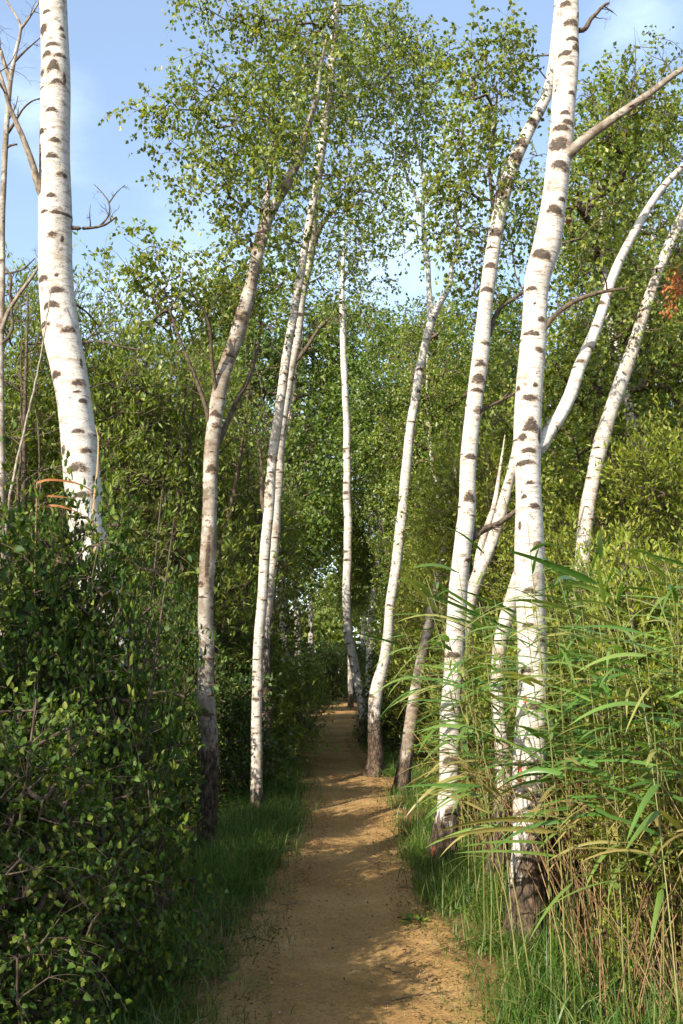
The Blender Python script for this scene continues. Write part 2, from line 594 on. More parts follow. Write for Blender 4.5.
# ------------------------------------------------------------------ trunks
def trunk_mesh(name, line, rad, material, marks=None, rnd=None, nmark=0, base_h=0.6, base_side=0.0, rings=0.015, seg=40,
               fade_top=None, peel=None, mark_scale=1.0, flare=0.35):
    """line (n,3) smooth points from foot up, rad (n,). marks: (arc_s, theta, half_w, half_h, arch)"""
    r = rnd or rng
    L = np.concatenate([[0], np.cumsum(np.linalg.norm(np.diff(line, axis=0), axis=1))])
    nr = max(8, int(L[-1] / rings))
    s = np.linspace(0, L[-1], nr)
    pts = np.stack([np.interp(s, L, line[:, c]) for c in range(3)], -1)
    R = np.interp(s, L, rad)
    # small kinks and swellings
    for _ in range(4):
        fq = r.uniform(0.8, 5); ph = r.uniform(0, 6.28)
        R = R * (1 + 0.022 * np.sin(s * fq * 2 + ph))
        pts[:, 0] += 0.05 * R * np.sin(s * fq * 1.3 + ph)
    R = R * (1 + flare * np.exp(-s / 0.13))
    T = unit(np.gradient(pts, axis=0))
    E1 = np.array([1.0, 0, 0]) - T[:, :1] * T
    E1 = unit(E1)
    E2 = np.cross(T, E1)      # about +Y
    th = np.arange(seg) / seg * 2 * math.pi
    S2, TH = np.meshgrid(s, th, indexing='ij')
    rr = R[:, None] * (1 + 0.03 * np.sin(TH * 2 + s[:, None] * 1.1) + 0.02 * np.sin(TH * 3 - s[:, None] * 2.3 + 1))
    crag = np.clip(1.1 - S2 / max(base_h * 1.1, .02), 0, 1) * 0.05 if base_h > 0 else 0
    rr = rr * (1 + crag * (np.sin(TH * 9 + S2 * 11) * np.sin(TH * 5 - S2 * 23 + 1) + .7 * np.sin(TH * 14 + S2 * 37)))
    lob = 1 + 0.16 * np.exp(-S2 / 0.25) * np.sin(TH * 4 + r.uniform(0, 6)) * flare / 0.35
    rr = rr * lob
    mark = np.zeros_like(S2)
    mm = [] if marks is None else list(marks)
    ss = 0.2
    while nmark and ss < L[-1]:
        ss += r.exponential(1.0 / nmark)
        rl = float(np.interp(ss, s, R))
        hw = min(r.uniform(0.2, 1.0) ** 1.5 * 0.075 * mark_scale, rl * 1.6)
        hh = r.uniform(0.004, 0.017) * mark_scale
        if r.uniform() < 0.22:
            hw = rl * r.uniform(0.6, 1.3); hh *= 1.7
        mm.append((ss, r.uniform(-math.pi, math.pi), hw, hh, r.uniform(-0.5, 1.3)))
    swell = np.zeros_like(S2)
    for (ms, mt, hw, hh, arch) in mm:
        lo = np.searchsorted(s, ms - 4 * hh - arch * hh * 2 - 0.05); hi = np.searchsorted(s, ms + 4 * hh + arch * hh * 2 + 0.05)
        if hi <= lo:
            continue
        dth = (TH[lo:hi] - mt + math.pi) % (2 * math.pi) - math.pi
        u = dth * R[lo:hi, None] / max(hw, 1e-4)
        v = (S2[lo:hi] - ms + arch * hh * u ** 2) / hh
        val = 1.15 - (u ** 2 + v ** 2)
        mark[lo:hi] = np.maximum(mark[lo:hi], np.clip(val, 0, 1))
        swell[lo:hi] = np.maximum(swell[lo:hi], np.exp(-(u ** 2 + (v * 0.4) ** 2)) * min(0.12 * R[lo] / max(R[lo], 1e-3), 0.12) * (hw > 0.3 * R[lo]).mean())
    rr = rr * (1 + 0.5 * swell)
    V = pts[:, None, :] + rr[..., None] * (E1[:, None, :] * np.sin(TH)[..., None] - E2[:, None, :] * np.cos(TH)[..., None])
    # darker, more fissured on one side of the foot
    bh = base_h * (1 + base_side * np.sin(TH))
    base = np.clip(1.15 - S2 / np.maximum(bh, 0.02), -1.0, 1.0) * 1.0
    base = np.where(base > 0, base, base * 0.8)
    pl = np.zeros_like(S2)
    for (ms, mt, hw, hh) in (peel or []):
        dth = (TH - mt + math.pi) % (2 * math.pi) - math.pi
        pl = np.maximum(pl, np.clip(1.2 - (np.abs(dth * R[:, None]) / hw) ** 2 - (np.abs(S2 - ms) / hh) ** 2, 0, 1))
    idx = np.arange(nr * seg).reshape(nr, seg)
    a = idx[:-1]; b = np.roll(a, -1, 1); c = idx[1:]; d = np.roll(c, -1, 1)
    Fq = np.stack([a, b, d, c], -1).reshape(-1, 4)
    V = V.reshape(-1, 3)
    V = np.vstack([V, pts[-1:] + T[-1:] * R[-1] * 0.6])
    tipi = len(V) - 1
    top = idx[-1]
    Ft = np.stack([top, np.roll(top, -1), np.full(seg, tipi)], -1)
    z = lambda q: np.append(q.ravel(), 0)
    return mesh_from(name, V, [Fq, Ft], material, True, {'mark': z(mark), 'base': z(base), 'peel': z(pl)})

def shift(V, o):
    return V - np.asarray(o)

def px_line(pts, Y, lean=0.0, wob=None):
    """pixel polyline (x, y, width), top of the photograph first or last; returns foot-first world points and radii"""
    pts = sorted(pts, key=lambda q: -q[1])
    out, rad = [], []
    for i, (x, y, w) in enumerate(pts):
        yy = Y + lean * (pts[0][1] - y) / 1000.0
        out.append(P(x, y, yy))
        rad.append(0.5 * w * scale_at(y, yy))
    return np.array(out), np.array(rad)

def smooth_line(pts, rad, step=0.12):
    q = np.hstack([pts, rad[:, None]])
    c = catmull(q, lambda a, b: max(2, int(np.linalg.norm(a[:3] - b[:3]) / step)))
    return c[:, :3], np.maximum(c[:, 3], 0.002)

COVER = 1.75
def blobs_to_attractors(blobs, Y, leafL, leafW, per_spray, r, ydepth=1.0):
    """blobs in photograph pixels (x, y, rx, ry, cover[, dY]) -> world points"""
    out = []
    for bl in blobs:
        x, y, rx, ry, cov = bl[:5]
        yy = Y + (bl[5] if len(bl) > 5 else 0.0)
        c = P(x, y, yy)
        sc = scale_at(y, yy)
        a, h = rx * sc, ry * sc
        n_leaf = COVER * cov * math.pi * a * h / (leafL * leafW * 0.5)
        n = max(2, int(n_leaf / per_spray))
        q = rand_unit(n, r) * (r.uniform(0, 1, (n, 1)) ** (1 / 2.4))
        dep = min(a, h) * ydepth + 0.15
        out.append(c + q * np.array([a, dep, h]))
    return np.vstack(out)

TREES = []

def birch(label, pts, Y=None, lean=0.0, mat_key='birch_white', marks_px=(), nmark=5, base_h=0.6, base_side=0.0, rings=0.015, seg=40,
          limbs=(), blobs=(), leafL=0.045, leafW=0.036, per_spray=22, tw=0.26, leaf='leaf_birch', extra_top=None, peel_px=(),
          group=None, seed=1, step=0.22, minz=1.2, hang=0.65, rtip=0.0019, twr=0.0010, extra_attr=None, mark_scale=1.0, flare=0.5, name='birch_tree', thin=1.0, ydepth=1.0,
          cat='tree'):
    r = np.random.default_rng(seed)
    pts = sorted(pts, key=lambda q: -q[1])
    if Y is None:
        Y = groundY(pts[0][1])
    line, rad = px_line(pts, Y, lean)
    rad = rad * 0.96 * thin
    gz = hgt(line[0][0], line[0][1])
    if line[0][2] > gz - 0.04:
        foot = line[0].copy(); foot[2] = gz - 0.06
        if line[0][2] - foot[2] > 0.08:
            line = np.vstack([foot, line]); rad = np.concatenate([[rad[0] * 1.05], rad])
        else:
            line[0] = foot
    if extra_top is not None:
        for (dx, dy, dz, rr_) in extra_top:
            line = np.vstack([line, line[-1] + np.array([dx, dy, dz])]); rad = np.append(rad, rr_)
    org = line[0].copy(); org[2] += 0.06
    line_s, rad_s = smooth_line(line, rad)
    L = np.concatenate([[0], np.cumsum(np.linalg.norm(np.diff(line_s, axis=0), axis=1))])
    # pixel marks -> along the trunk
    def locate(x, y):
        # where the line crosses that row of the photograph
        d = line_s - EYE
        fw = d[:, 1] * cp + d[:, 2] * sp
        uu = d[:, 0] / fw * F + CX
        vv = CY - (-d[:, 1] * sp + d[:, 2] * cp) / fw * F
        i = int(np.argmin(np.abs(vv - y)))
        ss = float(np.interp(-y, -vv, L)) if np.all(np.diff(-vv) > 0) else L[i]
        w = rad_s[i] / (fw[i] / F)
        u = np.clip((x - np.interp(ss, L, uu)) / max(w, 1e-3), -0.97, 0.97)
        return ss, math.asin(u), fw[i] / F
    mk = []
    for q in marks_px:
        x, y, w, h = q[:4]
        arch = q[4] if len(q) > 4 else 0.6
        ss, th, sc = locate(x, y)
        mk.append((ss, th, w * 0.5 * sc * 1.25, h * 0.5 * sc * 1.45, arch))
    pl = []
    for (x, y, w, h) in peel_px:
        ss, th, sc = locate(x, y)
        pl.append((ss, th, w * 0.5 * sc, h * 0.5 * sc))
    root = empty(name, org)
    tag(root, label, cat, group)
    tm = trunk_mesh('trunk', shift(line_s, org), rad_s, M[mat_key], mk, r, nmark, base_h, base_side, rings, seg, peel=pl, mark_scale=mark_scale, flare=flare)
    obj('trunk', tm, root)
    sk = Skeleton(line_s, rad_s)
    for lb in limbs:
        lp = lb['pts']
        yo = lb.get('Y', Y)
        a, ra = px_line_ordered(lp, yo, lb.get('dy', 0.0))
        j = int(np.argmin(np.linalg.norm(line_s - a[0], axis=1)))
        if lb.get('join', True):
            a = np.vstack([line_s[j], a[1:]]) if np.linalg.norm(line_s[j] - a[0]) < 0.5 else a
        if 'more' in lb:
            for (dx, dy, dz, rr_) in lb['more']:
                a = np.vstack([a, a[-1] + np.array([dx, dy, dz])]); ra = np.append(ra, rr_)
        ls, lr = smooth_line(a, ra, 0.08)
        bm = trunk_mesh('branch', shift(ls, org), lr, M[lb.get('mat', mat_key)], None, r, lb.get('nmark', 3), -1, 0, max(rings, 0.02), lb.get('seg', 16), flare=0.25, mark_scale=lb.get('ms', 0.8))
        obj('branch', bm, root)
        sk.add_line(ls, lr)
        if lb.get('mat', mat_key).startswith('branch') or lb.get('twiggy'):
            LL = float(np.linalg.norm(np.diff(ls, axis=0), axis=1).sum())
            tl_, tr_ = [], []
            def sprout(line_, rad_, count, lfac, depth):
                for _ in range(count):
                    i = int(len(line_) * r.uniform(.25, .98)); i = min(i, len(line_) - 2)
                    tdir = unit((line_[i + 1] - line_[i])[None])[0]
                    dd_ = unit((tdir * .55 + rand_unit(1, r)[0] * .8 + np.array([0, 0, .15]))[None])[0]
                    L_ = LL * lfac * r.uniform(.4, 1.1)
                    q = [line_[i]]
                    for _k in range(5):
                        q.append(q[-1] + dd_ * L_ / 5)
                        dd_ = unit((dd_ + rand_unit(1, r)[0] * .38)[None])[0]
                    q = np.array(q)
                    r0_ = min(rad_[i] * .55, .006)
                    tl_.append(q); tr_.append(np.linspace(r0_, .0008, 6))
                    if depth:
                        sprout(q, tr_[-1], 2, lfac * .5, depth - 1)
            sprout(ls, lr, int(np.clip(LL * 7, 3, 9)), .38, 2)
            Vt, Ft = tubes(np.array(tl_), np.array(tr_), 4)
            obj('twigs', mesh_from('twigs', shift(Vt, org), [Ft], M['branch'], True), root)
    A = []
    if blobs:
        A.append(blobs_to_attractors(blobs, Y, leafL, leafW, per_spray, r, ydepth))
    if extra_attr is not None:
        A.append(extra_attr(r, line_s))
    if A:
        A = np.vstack(A)
        sk.grow(A, step=step, r=r, minz=minz)
        sk.solve(rtip)
        PP, RR = sk.tube_arrays(7)
        V1, F1 = tubes(PP, RR, 6)
        tipP = np.array([sk.P[t] for t, _ in sk.tips]); parP = np.array([sk.P[sk.par[t]] for t, _ in sk.tips])
        od = unit(tipP - parP)
        V, Fc, lines, ln = sprays(tipP, od, per_spray, tw, leafL, leafW, hang=hang, droop=.45, ntw=3, near=False, r=r)
        k = lines.shape[1]
        RR2 = np.tile(np.linspace(twr, twr * 0.5, k), (len(lines), 1))
        V2, F2 = tubes(lines, RR2, 3)
        VV = np.vstack([V1, V2]); 
        me = mesh_from('branches', shift(VV, org), [F1, F2 + len(V1)], M['branch'], True)
        obj('branches', me, root)
        obj('crown', mesh_from('crown', shift(V, org), [Fc], M[leaf]), root)
    TREES.append(root)
    return root

def px_line_ordered(pts, Y, dy=0.0):
    out, rad = [], []
    n = len(pts)
    for i, q in enumerate(pts):
        x, y, w = q[:3]
        yy = Y + dy * i / max(n - 1, 1)
        out.append(P(x, y, yy)); rad.append(0.5 * w * scale_at(y, yy))
    return np.array(out), np.array(rad)

def copy_tree(o, parent=None):
    c = o.copy()
    COL.objects.link(c)
    if parent is not None:
        c.parent = parent
    for ch in list(o.children):
        copy_tree(ch, c)
    return c


# ------------------------------------------------------------------ ground and path
PATH_PX = [(1100, 190, 500), (1024, 200, 482), (980, 214, 470), (930, 236, 446), (900, 252, 432), (875, 272, 416), (850, 288, 408), (820, 300, 402), (790, 297, 397),
           (770, 292, 384), (750, 286, 364), (735, 300, 355), (722, 316, 356), (712, 322, 357), (705, 332, 350), (700, 334, 347), (696, 336, 345)]
_c = []
for (py, xl, xr) in PATH_PX:
    a, b = G(xl, py), G(xr, py)
    _c.append((a[1], 0.5 * (a[0] + b[0]), 0.5 * (b[0] - a[0])))
_c = np.array(_c)
_c = np.vstack([[-6.0, 0.0, 0.75], [1.0, 0.0, 0.7], _c, [70.0, -2.0, 0.8]])
_c = _c[np.argsort(_c[:, 0])]

def path_at(y):
    return np.interp(y, _c[:, 0], _c[:, 1]), np.interp(y, _c[:, 0], _c[:, 2])

def axis(fine0, fine1, st, far):
    a = np.arange(fine0, fine1 + 1e-6, st)
    g = []
    v, d = fine1, st
    while v < far:
        d *= 1.35; v += d; g.append(v)
    h = []
    v, d = fine0, st
    while v > -far:
        d *= 1.35; v -= d; h.append(v)
    return np.array(h[::-1] + list(a) + g)

xs = axis(-5, 5, 0.10, 420); ys = axis(1.5, 48, 0.16, 420)
X, Yg = np.meshgrid(xs, ys)
pc, pw = path_at(Yg)
dist = (np.abs(X - pc) - pw)
Z = hgt(X, Yg) + np.clip(dist / 0.9, 0, 1) * 0.05 - 0.035 * (dist < -0.12)
idx = np.arange(X.size).reshape(X.shape)
Fq = np.stack([idx[:-1, :-1], idx[:-1, 1:], idx[1:, 1:], idx[1:, :-1]], -1).reshape(-1, 4)
marg = np.clip((dist - 0.0) / 0.5, 0, 1)
gm = mesh_from('ground', np.stack([X.ravel(), Yg.ravel(), Z.ravel()], -1), [Fq], M['ground'], True, {'margin': marg.ravel()})
tag(obj('ground', gm), kind='structure')

yy = np.concatenate([np.arange(-4, 2, 0.25), np.arange(2, 14, 0.035), np.arange(14, 60, 0.14)])
pc, pw = path_at(yy)
e1 = np.zeros_like(yy); e2 = np.zeros_like(yy)
for fq, am in ((1.7, .05), (4.1, .04), (9.3, .03), (17, .025), (31, .018)):
    e1 += am * np.sin(yy * fq + rng.uniform(0, 6)); e2 += am * np.sin(yy * fq + rng.uniform(0, 6))
nu = 34
u = np.linspace(-1, 1, nu)
left = pc - pw + e1 - 0.06; right = pc + pw + e2 + 0.06
XX = left[:, None] + (right - left)[:, None] * (u[None, :] + 1) / 2
YY = np.repeat(yy[:, None], nu, 1)
dd = np.minimum(XX - left[:, None], right[:, None] - XX)
ZZ = hgt(XX, YY) + 0.004 + 0.010 * np.clip(dd / 0.12, 0, 1) + 0.012 * np.sin(XX * 7 + YY * 2.1) * np.cos(YY * 4.3 - XX * 3) * np.clip(dd / 0.3, 0, 1) * 0.6
ZZ -= 0.02 * np.exp(-((XX - pc[:, None]) / 0.35) ** 2)
ZZ = np.where(dd < 0.012, hgt(XX, YY) - 0.03, ZZ)
idx = np.arange(XX.size).reshape(XX.shape)
Fq = np.stack([idx[:-1, :-1], idx[:-1, 1:], idx[1:, 1:], idx[1:, :-1]], -1).reshape(-1, 4)
mg = np.clip(1 - dd / 0.42, 0, 1) * 0.62
pm = mesh_from('path', np.stack([XX.ravel(), YY.ravel(), ZZ.ravel()], -1), [Fq], M['path'], True, {'margin': mg.ravel()})
tag(obj('path', pm), kind='structure')

# ------------------------------------------------------------------ the traced birches
birch('thick white birch at the far left leaning out of the dark bushes', [
    (54, -30, 27), (54, 0, 28), (55.5, 100, 30), (54, 190, 33), (53.5, 240, 33.5), (55, 281, 35), (62, 331, 36), (72, 381, 34.5), (78, 431, 34.5), (83, 481, 35.5),
    (87, 512, 37), (94, 560, 38), (104, 610, 40), (117, 680, 42), (133, 800, 46), (143, 902, 52)], Y=6.3, mat_key='birch_white', rings=0.008, seg=64,
    nmark=5.0, base_h=0.9, seed=11, marks_px=[
    (58, 5, 15, 6), (51, 20, 10, 4), (46, 36, 11, 10, 0), (64, 36, 5, 4), (65, 43, 6, 4), (56, 53, 15, 4), (50, 62, 13, 6), (63, 64, 14, 4), (57, 74, 14, 9, 1.6), (66, 86, 4, 14, 0), (45, 79, 8, 8, 0),
    (55, 118, 13, 4, 1), (44, 136, 9, 6), (59, 148, 13, 5), (56, 163, 12, 5), (65, 181, 14, 5, 1.2), (42, 164, 6, 30, 0), (55, 203, 10, 4), (47, 218, 9, 3), (59, 219, 8, 4), (56, 241, 10, 6), (64, 244, 4, 7),
    (46, 283, 14, 6), (62, 296, 16, 6), (56, 310, 17, 6, 1), (49, 327, 16, 5), (73, 336, 16, 6, 1.2), (60, 376, 14, 6), (84, 368, 4, 10, 0), (83, 388, 15, 6, .5), (86, 406, 9, 4), (81, 397, 9, 2),
    (82, 435, 12, 4), (67, 451, 8, 10, 0), (90, 455, 13, 5), (82, 471, 21, 8, .8), (97, 482, 4, 6), (87, 498, 16, 6), (98, 499, 5, 10, 0), (92, 530, 14, 6), (103, 556, 10, 5), (95, 585, 18, 6)],
    limbs=[dict(pts=[(48, 205, 9), (40, 190, 8), (33, 165, 6.5), (22, 135, 5.5), (10, 108, 4.5), (2, 80, 4)], mat='branch_pale', more=[(-.2, .1, .5, .008), (-.1, .1, .5, .004)], dy=-0.3, nmark=4),
           dict(pts=[(66, 229, 5), (74, 228, 4), (90, 228, 2.8), (105, 225, 2.2), (116, 217, 1.6)], mat='branch'),
           dict(pts=[(100, 226, 1.8), (109, 215, 1.6), (108, 200, 1.3), (94, 184, 0.9)], mat='branch', join=False),
           dict(pts=[(109, 203, 1.3), (117, 192, 1.0), (125, 185, 0.7)], mat='branch', join=False),
           dict(pts=[(76, 339, 3.5), (95, 341, 2.4), (118, 346, 2), (140, 350, 1.4)], mat='branch'),
           dict(pts=[(66, 300, 3), (80, 307, 2), (92, 318, 1.6), (98, 326, 1)], mat='branch', dy=0.4)],
    extra_top=[(-.02, .05, 1.2, .075), (.1, .1, 1.6, .055), (.2, .1, 1.6, .02)],
    extra_attr=lambda r, ln: ln[-1] + rand_unit(90, r) * np.array([1.3, 1.3, 1.5]) * r.uniform(.2, 1, (90, 1)) + np.array([0, 0, -0.7]), minz=5.8)

birch('forked cream birch on the left verge with a lobed leafy crown against the sky', [
    (205, 856, 24), (206, 830, 21), (209, 790, 22), (211, 755, 23), (208, 715, 21), (205, 690, 21), (206, 650, 18), (205, 620, 18), (208, 560, 18), (210, 500, 17), (213, 440, 17), (217, 400, 17), (224, 370, 17),
    (236, 340, 17), (246, 305, 16), (254, 270, 15), (261, 238, 14), (272, 210, 13), (287, 184, 12), (299, 155, 10), (308, 128, 8), (316, 100, 6), (320, 70, 4), (326, 40, 3)],
    mat_key='birch_cream', nmark=14, base_h=1.5, rings=0.012, seg=40, seed=21, thin=.88, mark_scale=1.5,
    marks_px=[(205, 712, 16, 8), (209, 560, 5, 40, 0), (213, 470, 12, 8), (216, 415, 12, 6), (241, 320, 12, 6), (259, 240, 12, 10)],
    limbs=[dict(pts=[(262, 232, 8), (266, 205, 7), (270, 180, 5), (272, 150, 4), (268, 120, 3)], mat='birch_cream'),
           dict(pts=[(214, 452, 6), (222, 435, 6), (235, 405, 5), (250, 375, 4), (258, 345, 3), (262, 310, 2)], mat='branch', dy=0.5),
           dict(pts=[(213, 440, 5), (205, 405, 4), (192, 370, 3.5), (178, 335, 3), (170, 310, 2.5)], mat='branch', dy=-0.2),
           dict(pts=[(215, 400, 4), (212, 360, 3.5), (208, 320, 3), (190, 290, 2)], mat='branch', dy=-0.5)],
    blobs=[(165, 118, 48, 22, .75), (212, 95, 55, 30, .9), (245, 140, 50, 42, 1.0), (225, 190, 48, 34, .8), (275, 120, 40, 45, .8), (190, 150, 40, 20, .7), (140, 270, 36, 30, .8), (172, 290, 45, 42, .9), (215, 290, 45, 40, .9, .3),
           (150, 245, 30, 18, .6), (248, 300, 40, 35, .6, .4), (260, 75, 40, 28, .8), (175, 190, 22, 18, .5, .3), (290, 230, 35, 40, .5, .4), (200, 70, 30, 20, .7), (165, 330, 40, 22, .5), (235, 245, 30, 30, .6), (262, 170, 34, 40, .7, -.5), (290, 110, 30, 40, .8, -.5), (250, 215, 30, 22, .5, -.45), (318, 70, 26, 36, .9, -.4)],
    leafL=.048, leafW=.038)

birch('slim pale birch standing in front of its twin beside the grassy left verge', [
    (256, 824, 15), (256, 800, 14), (257, 760, 13), (256, 715, 12.5), (257, 690, 12.5), (259, 640, 12.5), (263, 590, 12), (266, 545, 12), (269, 510, 11.5), (272, 465, 11), (276, 430, 11), (282, 390, 10.5), (287, 350, 10),
    (293, 318, 9.5), (300, 280, 9), (306, 240, 8.5), (316, 190, 8), (322, 150, 7), (330, 90, 6), (334, 40, 5), (337, -20, 4)],
    mat_key='birch_mid', nmark=14, base_h=0.6, rings=0.013, seg=32, seed=31, thin=.9,
    blobs=[(300, 60, 55, 45, .9), (345, 95, 52, 50, .9), (300, 150, 42, 42, .8), (350, 180, 45, 42, .7), (262, 18, 50, 22, 1.0), (325, 15, 60, 28, 1.0), (200, 8, 34, 14, .8), (232, 22, 30, 14, .8)], leafL=.05, leafW=.04,
    limbs=[dict(pts=[(267, 525, 5), (262, 500, 4), (262, 470, 3), (258, 440, 2.5)], mat='branch')])

birch('taller birch half hidden behind the slim pale one, bark dark scored', [
    (268, 790, 17), (265, 740, 16), (264, 690, 15), (264, 640, 14.5), (268, 590, 14.5), (272, 560, 14), (275, 520, 14), (277, 470, 13.5), (281, 430, 13), (287, 385, 12.5), (296, 340, 12), (302, 295, 12), (310, 250, 11.5), (315, 200, 11),
    (321, 150, 10.5), (328, 100, 10), (333, 50, 9), (337, 0, 8), (340, -40, 7)], mat_key='birch_mid', nmark=12, base_h=3.2, rings=0.013, seg=32, seed=41, thin=.9, mark_scale=1.4,
    limbs=[dict(pts=[(310, 250, 6), (322, 225, 5), (340, 205, 4), (360, 190, 3)], mat='branch'),
           dict(pts=[(290, 370, 5), (305, 350, 4), (318, 330, 3), (330, 318, 2)], mat='branch')],
    blobs=[(350, 60, 60, 50, .9), (390, 100, 50, 55, .7, .5), (345, 230, 52, 35, .7), (380, 190, 45, 45, .6, .4), (390, 30, 45, 30, .9, .3), (300, 210, 40, 36, .6), (300, 275, 35, 30, .4), (415, 60, 30, 40, .6), (355, 275, 40, 25, .4)],
    leafL=.052, leafW=.042, extra_top=[(.05, .1, .9, .03), (.05, 0, .8, .008)])

birch('slender spotted birch in the middle, growing from the right side of the path bend', [
    (366, 744, 14), (364, 725, 10.5), (361, 700, 9.5), (356, 672, 9.5), (350, 645, 9.5), (347, 620, 9), (347, 580, 8.5), (348, 540, 8.5), (347, 490, 8), (347, 440, 7.5), (345, 390, 7), (343, 340, 6), (342, 300, 5), (343, 262, 4), (345, 230, 2.5)],
    mat_key='birch_white', nmark=7, base_h=0.9, rings=0.03, seg=24, seed=51, mark_scale=2.0,
    blobs=[(345, 250, 30, 30, .35), (330, 300, 25, 30, .3), (360, 300, 25, 35, .35)], leafL=.075, leafW=.055, tw=.4, step=.4, rtip=.005, twr=.003)

birch('birch with a dark crooked foot beside the right edge of the path, forking high up', [
    (376, 776, 18), (375, 750, 15), (374, 722, 14), (375, 700, 14), (379, 682, 13.5), (384, 664, 12), (387, 640, 11), (390, 610, 10.5), (394, 580, 10.5), (398, 550, 10.5), (402, 515, 10), (405, 480, 10), (409, 440, 9.5), (414, 405, 9),
    (420, 370, 9), (427, 335, 8.5), (431, 318, 8), (429, 290, 6), (428, 262, 5), (424, 235, 4.5), (423, 205, 4), (424, 180, 3.5), (418, 150, 3), (412, 120, 2)], mat_key='birch_white', nmark=6, base_h=1.5, rings=0.02, seg=28, seed=61, mark_scale=1.5,
    limbs=[dict(pts=[(431, 318, 7.5), (440, 303, 6.5), (450, 285, 5.5), (452, 262, 4), (458, 238, 3), (455, 205, 2)], mat='birch_white'),
           dict(pts=[(424, 200, 3), (436, 180, 2.5), (445, 150, 2), (440, 110, 1.5)], mat='birch_mid'),
           dict(pts=[(422, 215, 3), (405, 170, 2.5), (396, 130, 2), (400, 90, 1.5)], mat='birch_mid')],
    blobs=[(400, 150, 28, 50, .4), (430, 130, 30, 50, .4), (452, 200, 28, 40, .35), (405, 230, 30, 30, .35), (425, 80, 35, 40, .45)], leafL=.065, leafW=.05, tw=.35, step=.35, rtip=.004, twr=.002)

birch('white birch with a bend right of the path, its foot in bright grass', [
    (440, 872, 30), (443, 850, 26), (447, 815, 23), (449, 780, 21), (450, 740, 21), (451, 700, 21), (453, 660, 21), (456, 620, 20.5), (460, 580, 19.5), (464, 545, 18.5), (467, 510, 17.5), (467, 480, 17), (469, 450, 17), (473, 415, 16.5), (477, 380, 16),
    (481, 345, 15.5), (484, 315, 15), (489, 280, 15), (494, 245, 15), (500, 212, 15), (508, 180, 14.5), (518, 152, 13.5), (532, 122, 12.5), (545, 98, 12), (553, 66, 11), (557, 30, 10), (560, -20, 9)],
    mat_key='birch_white', nmark=10, base_h=0.75, rings=0.010, seg=48, seed=71, mark_scale=1.1,
    marks_px=[(484, 345, 14, 4), (480, 366, 13, 5), (478, 381, 15, 9), (477, 392, 14, 4), (479, 411, 14, 7), (470, 458, 14, 5), (468, 498, 12, 10), (500, 195, 15, 10), (515, 160, 14, 10), (507, 185, 14, 9), (495, 235, 14, 8), (490, 268, 12, 6),
              (486, 292, 15, 5), (520, 146, 13, 8), (530, 125, 12, 7), (452, 655, 16, 5), (449, 760, 18, 8), (450, 812, 14, 12)],
    peel_px=[(432, 852, 6, 14)],
    limbs=[dict(pts=[(482, 345, 5), (490, 334, 4.5), (494, 318, 4), (501, 307, 3.8), (512, 300, 3.6), (522, 293, 3.2), (540, 285, 2)], mat='branch', dy=0.25),
           dict(pts=[(496, 235, 4), (492, 200, 3.6), (490, 165, 3.4), (494, 130, 3), (497, 95, 2)], mat='branch'),
           dict(pts=[(474, 415, 4), (492, 405, 3.2), (507, 398, 2.6), (520, 390, 2)], mat='branch', dy=.3),
           dict(pts=[(466, 540, 7), (482, 530, 7), (498, 524, 6), (515, 512, 5), (530, 505, 4)], mat='branch', dy=.4)],
    blobs=[(465, 55, 30, 38, .8), (492, 70, 32, 42, .95), (515, 45, 26, 34, .85), (478, 115, 38, 40, .95), (465, 165, 36, 40, .9), (505, 130, 28, 30, .8), (490, 195, 34, 30, .8), (458, 215, 28, 34, .8), (478, 250, 34, 30, .8, .3), (520, 205, 28, 32, .7, .4),
           (440, 190, 18, 28, .6), (528, 85, 18, 22, .6), (470, 285, 30, 24, .5, .5)],
    leafL=.046, leafW=.037, leaf='leaf_birch', extra_top=[(.05, 0, .8, .03), (.05, 0, .8, .01)])

